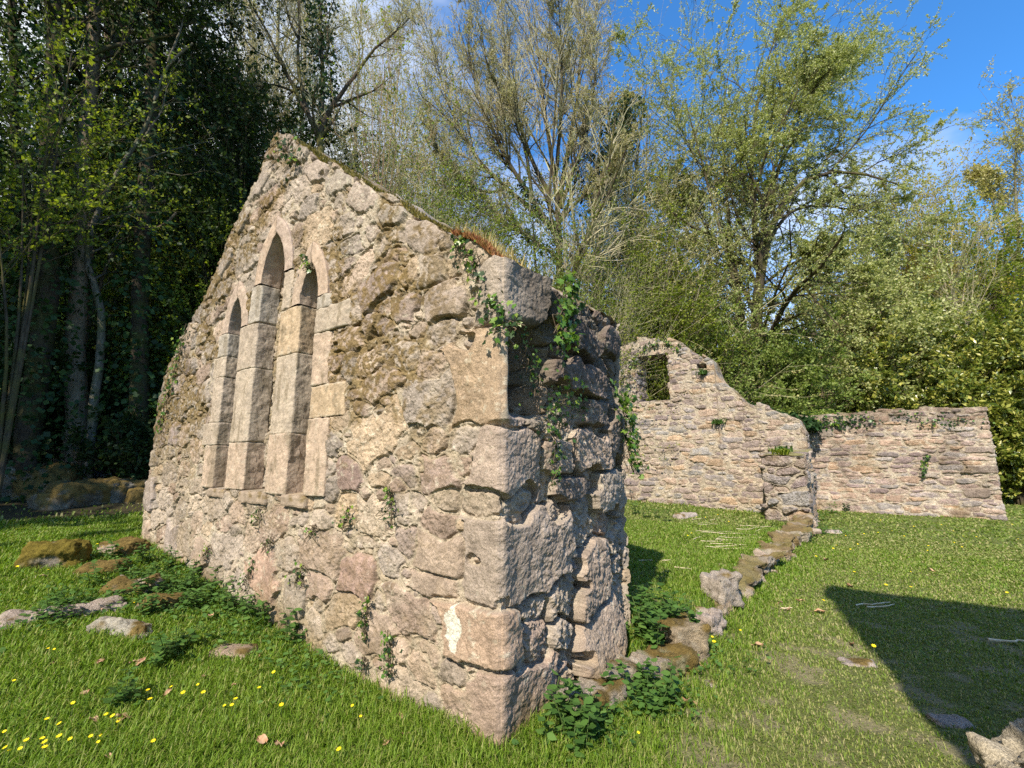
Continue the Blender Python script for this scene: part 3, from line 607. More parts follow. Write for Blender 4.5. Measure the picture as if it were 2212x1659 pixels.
def bpost(A, Z, H, Cc, cum):
    zt = np.interp(A, BX, BZ); fr = A < BL
    n = fbm(np.stack([A.ravel()*2.2, Z.ravel()*1.1, A.ravel()*0], 1), 4, 19).reshape(A.shape)
    st = sstep(.45, .62, n+.25*sstep(1.2, .0, zt-Z)-.14)*.42*fr            # dark growth drawn down from the wall top
    Cc = Cc*(1-st[..., None])+np.array([.115, .085, .065])*st[..., None]
    return H + .08*(fbm(np.stack([A.ravel()*1.2, Z.ravel()*1.2, A.ravel()*0], 1), 3, 29).reshape(A.shape)-.5) + .10*sstep(.9, 0, Z)*fr, Cc
tag(ring_wall('boundary_wall', loc(BL0, SB), -U, BL, .75, lambda x: float(np.interp(x, BX, BZ)) + .06*(math.sin(math.floor(x/.33)*12.9898)*43758.5453 % 1-.5), rb, -.4, [.024, .05, .08, .08], 190, M_FAR, None, .05, 10, bpost, (.16, .15, .06), None, .05, 6, .07), 'long level-topped rubble wall behind the lawn with ivy on its top', 'wall')
# stub of the side wall, the foundation that runs to it, and the tall wall outside the view whose shadow lies on the lawn
rpier = masonry(7., 3.6, .012, 19, [(.34, .13, 400), (.2, .1, 1500), (.1, .06, 3000)], [(2.1+1.75+.48, 1.75, .44, .12, 0, (.26, .22, .19), .03), (2.1+1.75+.4, 1.5, .4, .11, 0, (.24, .205, .18), .0), (2.1+1.75+.6, 1.2, .36, .14, 0, (.27, .23, .2), .05), (2.1+1.75+.45, .85, .45, .15, 0, (.25, .215, .19), .02), (2.1+1.75+.6, .5, .4, .2, 0, (.27, .24, .205), .03), (2.1+1.75+.2, .62, .17, .16, 0, (.30, .235, .20), .03)], warp=.04, pal=FP*.92, moss=fmoss, mort=.008, off=.03, dome=.03, rough=.022, hole=.09)
def ptop(x): return float(np.interp(x, [0, .45, .6, 1.0, 1.2, 1.55, 2.1], [1.72, 1.75, 1.76, 1.8, 1.8, 1.85, 1.9]))
tag(ring_wall('side_wall_stub', loc(-.78, 10.35), S, 2.1, .92, ptop, rpier, -.4, [.03, .05, .05, .014], 190, M_FAR, None, .04, 12, None, (.17, .16, .05), None, .04, 8, .07), 'broken stub of side wall jutting out in front of the far window wall', 'wall')
lo = loc(-.46, 2.0); ld = loc(-.82, 10.35)-lo; LL = float(np.linalg.norm(ld)); ld = ld/LL
rlow = masonry(2*(LL+.6)+.2, 1.4, .012, 23, [(.24, .16, 500), (.15, .1, 1600), (.09, .06, 3000)], (), warp=.05, pal=PAL, moss=lambda X, Y, rng, sh, px, sm: np.clip(sstep(.5, .64, rfbm(sh, .3*px, rng, 4)+.1*sstep(.5, .9, Y))*.8, 0, .85), mort=.014, off=.05, dome=.05, rough=.03, hole=.09)
def ltop(x):
    base = np.interp(x, [0, .5, 1.0, 1.3, 1.8, 2.3, 3.0, 3.2, 3.5, 4.5, 5.5, 6.5, 7.6, LL], [.10, .13, .08, .11, .15, .17, .19, .25, .20, .18, .20, .22, .28, .45])
    return float(base) + .05*math.sin(x*7.3)*math.sin(x*3.1)
tag(ring_wall('foundation_wall', lo, ld, LL, .36, ltop, rlow, -.4, [.022, .04, .03, .02], 46, M_ROCK, None, .05, 22, None, (.17, .14, .05), None, .09, 12, .10), 'low mossy foundation of broken stones running from the gable to the wall stub', 'wall')
rt = masonry(18., 8.4, .03, 27, [(.3, .15, 1200), (.2, .1, 3000)], (), pal=FP, warp=.03)
tag(ring_wall('tall_ruin_wall', np.array([.54, -1.58, 0])-S*.3, -U, 8., .6, lambda x: 7.5, rt, -.3, [.07]*4, 120, M_FAR, None, .05, 5, None, None, None, 0., 2, .01), 'tall plain ruin wall standing behind the viewer, its shadow falling across the lawn', 'wall')
#--MORE--
# ------------------------------------------------------------------ loose stones
def rock(name, label, cat, p, h, seed, col, rotz=0., amp=.05, moss=.0, freq=3., r=.5, step=.03, group=None, tiltx=0., mossc=MOSSC, mat_=None, lich=.15):
    v, f = rbox(h, min(h)*r, step, seed, amp, freq)
    v = v + ((fbm(v*16+seed, 4, seed+3)-.5)*amp*.6+(fbm(v*50+seed, 3, seed+4)-.5)*.022+(np.abs(fbm(v*8+seed, 3, seed+5)-.5)-.15)*amp*.8)[:, None]*v/np.linalg.norm(v, axis=1)[:, None]
    c = boxcol(v, col, seed, .95, lich)*(.7+.6*fbm(v*70, 2, seed))[:, None]
    if moss: mk = sstep(.80-moss*.30, .90-moss*.26, fbm(v*5+seed, 4, seed+2)+.20*(v[:, 2]/h[2]))[:, None]; c = c*(1-mk)+np.asarray(mossc)*(.6+.8*fbm(v*40, 2, 1))[:, None]*mk
    if tiltx: ca, sa = math.cos(tiltx), math.sin(tiltx); v = np.stack([v[:, 0], v[:, 1]*ca-v[:, 2]*sa, v[:, 1]*sa+v[:, 2]*ca], 1)
    ca, sa = math.cos(rotz), math.sin(rotz); v = np.stack([v[:, 0]*ca-v[:, 1]*sa, v[:, 0]*sa+v[:, 1]*ca, v[:, 2]], 1)
    o = mesh(name, v, f, mat_ or M_ROCK, None, c, True); o.location = tuple(p)
    return tag(o, label, cat, group)
def gp(px, py, dz=0.): p = ground_at(px, py); return (p[0], p[1], p[2]+dz)
rock('mossy_boulder', 'square boulder thickly coated in ochre moss at the shaded lawn edge', 'boulder', gp(116, 1222, .10), (.29, .2, .19), 1, (.22, .19, .15), .5, .10, 1.9, 4., .75, .014, mossc=(.15, .115, .02))
rock('flat_stone', 'pale flat stone half sunk in grass beside the mossy boulder', 'stone', gp(222, 1236, -.03), (.25, .17, .13), 2, (.32, .27, .215), .3, .09, .8, 5., .9, .014)
rock('flat_stone', 'brown mossy slab leaning among nettles near the gable foot', 'stone', gp(292, 1278, -.02), (.25, .17, .15), 3, (.30, .245, .19), .5, .09, .8, 5., .9, .014, tiltx=.2)
rock('flat_stone', 'moss covered slab against the far end of the gable foot', 'stone', gp(268, 1188, .0), (.28, .18, .13), 4, (.30, .24, .19), -.3, .09, 1.0, 5., .9, .014)
rock('flat_stone', 'small mossy stone hidden between nettles below the lancet windows', 'stone', gp(350, 1308, -.02), (.18, .14, .12), 5, (.3, .24, .19), .2, .04, .9)
rock('long_stone', 'long narrow pinkish stone lying in the grass at the left', 'stone', gp(100, 1338, -.04), (.55, .13, .14), 6, (.33, .265, .215), .75, .09, .4, 4., .8, .014)
rock('flat_stone', 'long low grey stone with orange moss along its top in the sunny grass', 'stone', gp(262, 1362, -.035), (.26, .10, .11), 7, (.32, .29, .23), -.05, .07, .7, 6., .8, .012)
rock('flat_stone', 'small brown stone lying alone in the grass before the gable', 'stone', gp(505, 1410, -.05), (.17, .10, .10), 8, (.31, .23, .17), -.1, .03, .3)
lbl = ['upright block standing loose on the low foundation', 'broad pink block at the near end of the low foundation', 'mossy lump among nettles at the gable corner', 'brown stone at the foot of the rough wall end', 'squat stone bedded below the rough wall end', 'sloping stone between the gable and the foundation', 'rounded stone behind the nettles at the gable corner']
for k, (px, py, h, c, rz, ms, dz) in enumerate([(1562, 1300, (.17, .12, .16), (.33, .26, .22), .5, .15, .12), (1520, 1345, (.16, .14, .12), (.37, .28, .24), .8, .1, .03), (1440, 1440, (.20, .13, .13), (.24, .2, .12), .5, .8, .02), (1330, 1480, (.16, .11, .13), (.3, .24, .19), .6, .4, .05), (1265, 1525, (.22, .13, .14), (.32, .25, .2), .7, .2, .02), (1400, 1460, (.15, .12, .12), (.34, .26, .2), .6, .5, .04), (1470, 1390, (.16, .14, .16), (.30, .22, .15), .3, .5, .06)]):
    rock('loose_block', lbl[k], 'stone', gp(px, py, dz-(.05 if k else .0)), h, 20+k, np.array(c)*[.93, 1., .98], rz, .08, ms, 6., .16, .016)
for k, (px, py, h, l) in enumerate([(1530, 1478, (.06, .045, .035), 'pale stone just showing through trampled grass near the nettles'), (1850, 1432, (.12, .07, .03), 'wide flat stone sunk in the lawn inside the dark shadow'), (2055, 1560, (.11, .07, .04), 'flat grey stone in the shadow behind the lichened block'), (1780, 1340, (.07, .04, .02), 'thin stone flush with the turf near the shadow tip'), (1800, 1153, (.18, .12, .10), 'grey stone beside the foot of the wall stub'), (1480, 1118, (.35, .16, .12), 'low stone at the foot of the window wall'), (1690, 1165, (.16, .1, .06), 'small stone in the grass in front of the wall stub'), (1620, 1250, (.14, .09, .05), 'thin pale stone in the grass beside the foundation')]):
    rock('turf_stone', l, 'stone', gp(px, py, -.012), h, 40+k, (.33, .275, .24), -.4+.2*k, .035, .15, 7., .8, .012)
rock('lichened_block', 'rough crusty block of pale lichened masonry at the viewer\'s feet', 'stone block', (2.43, 1.93, .2), (.42, .33, .26), 60, (.43, .37, .27), .25, .14, .0, 6.5, .45, .012, lich=.3)
# boulders in the dark of the wood
rngb = random.Random(4)
bl = ['leftmost mossy boulder in the dark under the wood', 'tall mossy boulder at the dark wood edge', 'dark boulder behind the tall mossy one', 'grey faced boulder catching a little light in the dark wood edge', 'low mossy boulder near the shaded grass', 'round mossy boulder below the crooked trunk', 'mossy boulder nearest the gable in the wood shade', 'small dark boulder beside the gable end in the shade']
for k, (px, py, Y, h) in enumerate([(15, 1075, 9.5, (.6, .5, .4)), (75, 1075, 9.8, (.8, .55, .6)), (130, 1050, 11, (.7, .6, .6)), (205, 1055, 11, (.55, .45, .38)), (120, 1098, 9., (.5, .4, .25)), (180, 1085, 9.4, (.7, .5, .38)), (255, 1075, 10, (.6, .5, .4)), (300, 1085, 9.8, (.35, .3, .25))]):
    h = tuple(.8*c for c in h); p = at(px, py, Y); p[2] = float(gz(p[0:1], p[1:2])[0])+h[2]*.4
    rock('wood_boulder', bl[k], 'boulder', p, h, 70+k, (.16, .16, .16) if k == 3 else (.13, .115, .085), rngb.random()*3, .16, .3 if k == 3 else 1.2, 2.2, .6, .05)

# ------------------------------------------------------------------ leaves and tubes
def quads(P, D, Nn, ln, wd, fold=.0):
    """diamond leaves: P base, D along, Nn normal (unit), ln length, wd half width"""
    Sx = np.cross(D, Nn); Sx /= np.linalg.norm(Sx, axis=1)[:, None]+1e-9
    ln = np.asarray(ln)[:, None]; wd = np.asarray(wd)[:, None]
    m = P+D*ln*.48+Nn*ln*fold
    V = np.stack([P, m+Sx*wd, P+D*ln, m-Sx*wd], 1).reshape(-1, 3)
    return V, np.arange(len(P)*4).reshape(-1, 4)
def rdir(rng, n): v = rng.normal(size=(n, 3)); return v/np.linalg.norm(v, axis=1)[:, None]
def unit(v): return v/(np.linalg.norm(v, axis=-1, keepdims=True)+1e-9)
def tubes(P, R, sides):
    N, K, _ = P.shape
    T = unit(np.gradient(P, axis=1)); ref = np.zeros((N, 1, 3)); ref[..., 0] = 1
    m = np.abs(T[:, :1, 0:1]) > .75; ref = np.where(m, np.array([0, 1., 0]), ref)
    A = unit(np.cross(T, np.broadcast_to(ref, T.shape))); B = np.cross(T, A)
    an = np.arange(sides)/sides*2*math.pi
    V = P[:, :, None]+R[:, :, None, None]*(A[:, :, None]*np.cos(an)[:, None]+B[:, :, None]*np.sin(an)[:, None])
    base = gridfaces(K, sides, True)
    F = (base[None]+(np.arange(N)*K*sides)[:, None, None]).reshape(-1, 4)
    return V.reshape(-1, 3), F
def resample(pts, n):
    pts = np.asarray(pts, float); d = np.concatenate([[0], np.cumsum(np.linalg.norm(np.diff(pts, axis=0), axis=1))])
    t = np.linspace(0, d[-1], n); out = np.stack([np.interp(t, d, pts[:, c]) for c in range(3)], 1)
    for _ in range(2): out[1:-1] = out[1:-1]*.5+(out[:-2]+out[2:])*.25
    return out
def sprout(P, R, Ln, K, rng, t0=.25, t1=1., ang=.7, angsd=.2, ratio=.5, shrink=.4, wob=.18, up=.06, n=5, rmul=.5, rmin=.004, ratiosd=.2):
    N, Kp, _ = P.shape
    t = rng.uniform(t0, t1, (N, K)); f = t*(Kp-1); i = np.clip(f.astype(int), 0, Kp-2); w = (f-i)[..., None]; ar = np.arange(N)[:, None]
    base = P[ar, i]*(1-w)+P[ar, i+1]*w; T = unit(P[ar, i+1]-P[ar, i]); r0 = (R[ar, i]*(1-w[..., 0])+R[ar, i+1]*w[..., 0])*rmul
    base = base.reshape(-1, 3); T = T.reshape(-1, 3); r0 = np.maximum(r0.reshape(-1), rmin); M = N*K
    ax = unit(np.cross(T, rdir(rng, M))); a = np.clip(rng.normal(ang, angsd, M), .1, 1.7)[:, None]
    D = unit(T*np.cos(a)+ax*np.sin(a))
    ln = np.repeat(Ln, K)*ratio*(1-shrink*(t.reshape(-1)-t0)/(t1-t0+1e-6))*np.clip(rng.normal(1, ratiosd, M), .4, 1.7)
    Q = np.zeros((M, n, 3)); Q[:, 0] = base
    for k in range(1, n):
        D = unit(D+rng.normal(0, wob, (M, 3))+np.array([0, 0, up])); Q[:, k] = Q[:, k-1]+D*(ln/(n-1))[:, None]
    Rr = r0[:, None]*np.linspace(1, .35, n)[None]
    return Q, np.maximum(Rr, rmin*.6), ln
def along(P, K, rng, t0=.2):
    N, Kp, _ = P.shape; t = rng.uniform(t0, 1, (N, K)); f = t*(Kp-1); i = np.clip(f.astype(int), 0, Kp-2); w = (f-i)[..., None]; ar = np.arange(N)[:, None]
    b = (P[ar, i]*(1-w)+P[ar, i+1]*w).reshape(-1, 3); return b, unit(P[ar, i+1]-P[ar, i]).reshape(-1, 3)
def leaf_cloud(rng, B, T, size, spread, wr=.33, tdir=.5, upn=.35):
    n = len(B); D = unit(T*tdir+rdir(rng, n)); Nn = unit(rdir(rng, n)+np.array([0, 0, upn]))
    s = size*rng.uniform(.6, 1.35, n); V, F = quads(B+rdir(rng, n)*spread*rng.random((n, 1)), D, Nn, s, s*wr, .05); return V, F
def ivy_sleeve(rng, P, R, per, size, out):
    V = [];
    for p, r in zip(P, R):
        n = per; f = rng.uniform(0, len(p)-1.001, n); i = f.astype(int); w = (f-i)[:, None]
        b = p[i]*(1-w)+p[i+1]*w; T = unit(p[i+1]-p[i]); o = unit(np.cross(T, rdir(rng, n))); lump = .5+1.0*vnoise(np.concatenate([b*1.3], 1), 3)
        pos = b+o*(r[i]+out*lump*rng.random(n)**.7)[:, None]
        D = unit(rdir(rng, n)*.7+np.array([0, 0, -.5])+o*.5); Nn = unit(o+rdir(rng, n)*.5); s = size*rng.uniform(.6, 1.3, n)
        v, _ = quads(pos, D, Nn, s, s*.45, .04); V.append(v)
    V = np.concatenate(V); return V, np.arange(len(V)).reshape(-1, 4)
def tree(name, label, cat, stems, lv, bark, seed, leaf=None, ivy=None, group=None, twig=None, K0=14, sides=7, barkparts=2):
    """stems: list of (points, r0, r1); lv: sprout settings per level; leaf: (per twig, size, spread, material, width ratio)"""
    rng = np.random.default_rng(seed)
    P = np.stack([resample(s[0], K0) for s in stems]); R = np.stack([np.linspace(s[1], s[2], K0) for s in stems])
    amp = R[:, :, None]*.5; P[:, 1:] += rng.normal(0, 1, P[:, 1:].shape)*amp[:, 1:]*.35
    Ln = np.linalg.norm(np.diff(P, axis=1), axis=2).sum(1)
    org = P[0, 0].copy(); org[2] = float(gz(org[0:1], org[1:2])[0]) if abs(org[2]) < 2.5 else org[2]
    root = thing(name, label, cat, org, group)
    Vs, Fs = tubes(P, R, sides); TV = [Vs]; TF = [Fs]; n = len(Vs); CVs = []; CFs = []; m = 0; levels = [(P, R, Ln)]
    for k, L_ in enumerate(lv):
        src = levels[-1] if L_.get('src') is None else levels[L_['src']]
        kw = {a: b for a, b in L_.items() if a not in ('K', 'src', 'sides')}
        Q, Rq, Lq = sprout(*src, L_['K'], rng, **kw); levels.append((Q, Rq, Lq))
        v, f = tubes(Q, Rq, L_.get('sides', 5 if k == 0 else 3))
        if k < barkparts-1: TV.append(v); TF.append(f+n); n += len(v)
        else: CVs.append(v); CFs.append(f+m); m += len(v)
    mesh('trunk', np.concatenate(TV)-org, np.concatenate(TF), bark, root, None, True)
    mi = []; mats = []
    pieces = [(np.concatenate(CVs), np.concatenate(CFs), twig or bark)] if CVs else []
    for (per, size, spread, lm, wr, li) in (leaf if isinstance(leaf, list) else [leaf] if leaf else []):
        B, T = along(levels[li][0], per, rng); v, f = leaf_cloud(rng, B, T, size, spread, wr); pieces.append((v, f, lm))
    if pieces:
        mats = list(dict.fromkeys(p[2] for p in pieces)); off = np.cumsum([0]+[len(p[0]) for p in pieces])
        mesh('crown', np.concatenate([p[0] for p in pieces])-org, np.concatenate([p[1]+o for p, o in zip(pieces, off)]), mats, root, None, False, np.concatenate([np.full(len(p[1]), mats.index(p[2])) for p in pieces]))
    if ivy:
        per, size, out, im, idx, frac = ivy
        idx = range(len(P)) if idx is None else idx
        k1 = max(2, int(K0*frac)); v, f = ivy_sleeve(rng, [P[i][:k1] for i in idx], [R[i][:k1] for i in idx], per, size, out)
        mesh('ivy', v-org, f, im, root)
    return root
def stem(pts, Y, r0, r1, dy=0.):
    """points of the photo's grid at depth Y (the last ones may lean dy nearer or farther)"""
    n = len(pts); return (np.array([at(x, y, Y+dy*k/(n-1)) for k, (x, y) in enumerate(pts)]), r0, r1)
def drop(s): p, a, b = s; g = p[0].copy(); g[2] = float(gz(g[0:1], g[1:2])[0])-.1; return (np.vstack([g[None], p]), a, b)

# ------------------------------------------------------------------ the big willow and the right-hand trees
Yw = 20.
ws = [drop(stem([(1630, 850), (1636, 700), (1642, 600), (1652, 500), (1690, 410), (1740, 372), (1800, 348), (1880, 372), (1945, 400)], Yw, .38, .03, -1.5)),
      stem([(1642, 600), (1648, 470), (1690, 330), (1750, 250), (1800, 190), (1850, 165)], Yw, .14, .02, 2), stem([(1645, 640), (1628, 470), (1620, 330), (1640, 200), (1662, 110), (1690, 40)], Yw, .16, .015, .5),
      drop(stem([(1622, 850), (1600, 650), (1560, 520), (1530, 400), (1500, 290), (1480, 215)], Yw, .17, .02, -2)), drop(stem([(1610, 850), (1590, 640), (1575, 480), (1560, 330), (1560, 220), (1575, 150)], Yw+.6, .18, .02, 2)),
      stem([(1650, 540), (1700, 455), (1770, 440), (1850, 455), (1930, 505)], Yw, .10, .02, 1.5), stem([(1648, 500), (1670, 360), (1720, 260), (1740, 180), (1755, 130)], Yw, .10, .015, -2), stem([(1640, 620), (1720, 560), (1790, 555), (1860, 590)], Yw, .08, .02, -2),
      stem([(1600, 640), (1530, 560), (1480, 500), (1462, 420)], Yw, .08, .015, 1)]
tree('willow_tree', 'big spreading tree with airy grey-green spring leaves behind the window wall', 'tree', ws,
     [dict(K=15, t0=.25, ang=.75, ratio=.32, shrink=.3, up=.03, n=6, rmul=.5), dict(K=12, t0=.15, ang=.75, ratio=.45, shrink=.3, n=5, rmul=.55, up=.01), dict(K=8, t0=.1, ang=.65, ratio=.5, n=4, rmul=.6, rmin=.006, up=.02)],
     M_BARK_MOSS, 31, (32, .078, .07, M_WILLOW, .27, 3), None)
def bush(name, label, px, py, Y, h, w, nst, seed, lm, per=10, size=.1, spread=.15, bark=M_BARK_WARM, K=(8, 7), wr=.33, lean=.5, group=None, r=.04, cat='shrub', up=.05, dy=1., twig=None, ivy=None, t0=.12):
    rng = random.Random(seed); b = at(px, py, Y); b[2] = float(gz(b[0:1], b[1:2])[0])-.05; st = []
    if abs(h) > 25: h = at(px, h, Y)[2]-b[2]                              # a row of the photo's grid at depth Y
    if w > 20: w = w*Y/F_
    for k in range(nst):
        a = rng.uniform(0, 2*math.pi); rr = w*math.sqrt(rng.random()); hh = h*rng.uniform(.6, 1.)*(1-.35*(rr/w)**2)
        e = b+np.array([math.cos(a)*rr, math.sin(a)*rr*dy, hh]); m = b+(e-b)*.5+np.array([-math.cos(a)*rr*.18, -math.sin(a)*rr*.18*dy, hh*.1])
        st.append((np.array([b+np.array([math.cos(a), math.sin(a), 0])*.12*w*rng.random(), m, e]), r*rng.uniform(.7, 1.2), r*.25))
    return tree(name, label, cat, st, [dict(K=K[0], t0=t0, ang=.7, ratio=.42, shrink=.35, n=5, rmul=.5, up=up), dict(K=K[1], t0=.1, ang=.7, ratio=.5, n=4, rmul=.6, rmin=.004, up=up*.6)], bark, seed, (int(per*1.5), size*.9, spread*.5, lm, wr, 2), ivy, group, twig, 7, 5)
BK = dict(K=(14, 9))
bush('willow_shrub', 'wide pale green shrub arching over the far end of the house wall', 1800, 900, 21, 545, 190, 34, 41, M_WILLOW, 15, .13, .22, r=.06, **BK)
bush('willow_shrub', 'dense green shrub at the foot of the big spreading tree', 1690, 900, 19, 700, 130, 26, 42, M_SHRUB, 14, .12, .2, r=.05, **BK)
bush('willow_shrub', 'low twiggy green shrub between the spreading tree and the window wall', 1530, 880, 18.5, 640, 100, 20, 43, M_SHRUB, 12, .11, .2, r=.05, **BK)
bush('willow_shrub', 'pale shrub sloping down toward the laurels behind the level-topped wall', 1900, 900, 20, 590, 110, 24, 46, M_WILLOW, 14, .13, .22, r=.05, **BK)
bush('golden_tree', 'golden green bushy tree standing right of the big spreading tree', 2035, 900, 27, 395, 120, 32, 44, M_GOLD, 14, .13, .3, r=.09, cat='tree', **BK)
bush('golden_tree', 'yellowish tree low behind the laurel bank', 1930, 900, 29, 450, 120, 30, 45, M_GOLD, 14, .14, .3, r=.09, cat='tree', **BK)
tree('bare_pale_tree', 'pale leafless trunk with upswept twigs in front of the golden trees', 'tree', [drop(stem([(2068, 760), (2052, 660), (2035, 580), (2022, 520)], 22, .13, .03)), drop(stem([(2085, 750), (2062, 640), (2050, 560), (2060, 480)], 22, .10, .02))],
     [dict(K=12, t0=.35, ang=.6, ratio=.35, n=5, up=.1), dict(K=9, t0=.1, ang=.6, ratio=.5, n=4, rmin=.008), dict(K=6, t0=.1, ang=.6, ratio=.5, n=3, rmin=.006)], M_BARK_LICHEN, 51, (2, .09, .05, M_GOLD, .3, 3))
tree('sparse_tree', 'tall thin-leaved tree at the far right edge against the sky', 'tree', [drop(stem([(2215, 800), (2205, 600), (2195, 450), (2190, 340), (2195, 270)], 26, .2, .02)), drop(stem([(2240, 800), (2235, 560), (2225, 400), (2230, 300)], 27, .2, .02)), stem([(2205, 600), (2165, 500), (2140, 420), (2120, 380)], 26, .08, .015)],
     [dict(K=15, t0=.3, ang=.7, ratio=.22, n=6, up=.06), dict(K=10, t0=.1, ang=.7, ratio=.5, n=5, rmin=.01), dict(K=8, t0=.1, ang=.7, ratio=.5, n=4, rmin=.007)], M_BARK_GREY, 52, [(5, .13, .15, M_BUD, .3, 3)])
bush('leafy_tree', 'bright yellow green tree at the right edge above the laurels', 2190, 900, 24, 470, 110, 26, 53, M_YGREEN, 14, .16, .25, r=.08, cat='tree', **BK)
for k, (px, Y, h, w, l) in enumerate([(1990, 18.2, 705, 110, 'glossy yellow tipped laurel directly behind the level-topped wall'), (2105, 18.6, 660, 130, 'tallest glossy yellow tipped laurel behind the end of the level-topped wall'), (2215, 18.4, 700, 100, 'glossy laurel reaching past the right edge of the view'), (2190, 17.0, 850, 65, 'low dark laurel skirt overhanging the grass beyond the wall end')]):
    bush('laurel_bush', l, px, 1000, Y, h, w, 26, 60+k, M_RHODO, 16, .20, .2, M_BARK_MOSS, (12, 7), .24, r=.05)
# ivy mounds and stump behind the walls
def mound(name, label, P, r, n, lm, size, seed, cat='ivy', group=None):
    rng = np.random.default_rng(seed); d = rdir(rng, n); d[:, 2] = np.abs(d[:, 2]); q = d*np.asarray(r)*(.55+.5*rng.random((n, 1))**.5)*(.75+.5*vnoise(d*2.5+seed, seed)[:, None])
    D = unit(rdir(rng, n)+d*.6+np.array([0, 0, -.3])); Nn = unit(d+rdir(rng, n)*.6+np.array([0, 0, .4])); s = size*rng.uniform(.6, 1.4, n); v, f = quads(q, D, Nn, s, s*.42, .05)
    o = mesh(name, v, f, lm); o.location = tuple(P); return tag(o, label, cat, group)
p = at(1620, 880, 15.2); mound('ivy_mound', 'ivy heaped over the sloping broken top of the window wall', p-[0, 0, .7], (1.1, .9, .75), 2200, M_IVY, .13, 71)
p = at(1700, 895, 15.0); mound('ivy_mound', 'lower ivy heap where the window wall slopes down to the stub', p-[0, 0, .55], (.9, .7, .5), 1500, M_IVY, .13, 72)
p = at(1775, 905, 16.6); mound('ivy_mound', 'tangle of ivy and brambles on the near end of the level-topped wall', p-[0, 0, .2], (1.1, .7, .45), 1600, M_SHRUB, .12, 73)
p = at(1768, 880, 20); rock('old_pillar', 'squat stump of pale masonry half hidden by twigs beyond the far walls', 'pillar', p-[0, 0, .4], (.42, .42, 1.1), 81, (.33, .27, .22), .3, .05, .1, 3., .25, .05)
# ------------------------------------------------------------------ trees behind the gable
Yc = 17.
cs = [drop(stem([(1205, 640), (1207, 520), (1210, 440), (1200, 380), (1180, 300), (1172, 200), (1160, 90), (1150, 10)], Yc, .22, .015, .5))]
for pts, r0, dy in [([(1208, 520), (1150, 430), (1090, 340), (1040, 230), (1010, 120), (995, 70)], .12, -1), ([(1207, 500), (1120, 430), (1030, 350), (975, 250), (945, 150), (935, 90)], .11, 1), ([(1210, 440), (1215, 380), (1235, 300), (1250, 180), (1262, 70), (1268, 10)], .12, 1.5),
                     ([(1210, 450), (1240, 370), (1265, 290), (1285, 190), (1290, 100)], .10, -1.5), ([(1190, 430), (1140, 330), (1110, 220), (1090, 110), (1085, 40)], .10, 2), ([(1200, 380), (1210, 280), (1215, 160), (1210, 60), (1205, -10)], .09, -2), ([(1209, 480), (1250, 430), (1320, 380), (1350, 320)], .08, -1),
                     ([(1100, 400), (1060, 420), (1000, 400), (950, 330), (925, 280)], .07, -1.5), ([(1150, 430), (1130, 280), (1050, 150), (1040, 60)], .08, -2.), ([(1207, 560), (1130, 500), (1060, 470), (990, 420), (940, 390)], .08, 0)]: cs.append(stem(pts, Yc, r0, .012, dy))
tree('bare_tree', 'large leafless tree with fanned lichen-pale branches behind the gable slope', 'tree', cs,
     [dict(K=28, t0=.25, ang=.5, angsd=.15, ratio=.26, shrink=.25, up=.12, n=6, rmul=.5), dict(K=12, t0=.15, ang=.55, ratio=.42, n=5, rmul=.55, up=.08, rmin=.009), dict(K=10, t0=.1, ang=.55, ratio=.5, n=4, rmul=.6, rmin=.0065, up=.05)],
     M_BARK_MOSS, 33, (2, .045, .03, M_BUD, .4, 3), (380, .11, .16, M_IVY, [0, 1, 2, 10], .42), twig=M_BARK_LICHEN)
tree('ivy_tree', 'dark ivy-clad tree right of the large leafless tree', 'tree', [drop(stem([(1290, 720), (1295, 560), (1290, 430), (1290, 330), (1300, 260)], 18, .2, .03)), drop(stem([(1345, 720), (1360, 560), (1370, 420), (1380, 300), (1398, 170)], 18.5, .14, .015)), stem([(1290, 430), (1330, 340), (1345, 270), (1350, 210)], 18, .09, .02)],
     [dict(K=15, t0=.3, ang=.6, ratio=.2, n=5, up=.1), dict(K=9, t0=.1, ang=.6, ratio=.5, n=4, rmin=.008, up=.05), dict(K=7, t0=.1, ang=.6, ratio=.5, n=3, rmin=.006)], M_BARK_MOSS, 34, [(3, .075, .05, M_BUD, .33, 3)], (2200, .15, .75, M_IVY, [0, 2], .95), twig=M_BARK_LICHEN)
bush('fresh_shrub', 'fresh yellow green shrub below the dark ivy-clad tree', 1410, 760, 19.5, 450, 110, 26, 91, M_YGREEN, 11, .12, .25, M_BARK_MOSS, r=.05, **BK)
bush('bramble_thicket', 'twiggy budding thicket behind the rough shoulder of the gable', 1280, 800, 16.5, 440, 105, 24, 92, M_YGREEN, 7, .08, .14, M_BARK_LICHEN, (13, 8), r=.025)
bush('bramble_thicket', 'leafy green brambles rising behind the middle of the gable slope', 1120, 800, 15.5, 430, 115, 24, 93, M_SHRUB, 10, .08, .14, M_BARK_MOSS, (12, 8), r=.025)
bush('bramble_thicket', 'thin arching green stems behind the upper gable slope', 920, 700, 13.2, 290, 110, 20, 94, M_SHRUB, 6, .075, .12, M_BARK_LICHEN, (11, 8), r=.02)
bush('budding_tree', 'fine-twigged budding tree filling the space left of the large leafless tree', 910, 800, 19.5, 150, 120, 30, 87, M_BUD, 9, .085, .18, M_BARK_LICHEN, r=.05, cat='tree', **BK)
bush('budding_tree', 'tall pale budding tree between the large leafless tree and the spreading tree', 1395, 800, 20.5, 150, 70, 22, 88, M_BUD, 9, .09, .18, M_BARK_LICHEN, r=.06, cat='tree', **BK)
bush('fresh_shrub', 'leafy green shrub low behind the red moss of the gable slope', 1010, 800, 14.5, 395, 110, 24, 86, M_YGREEN, 8, .08, .14, M_BARK_MOSS, r=.025, **BK)
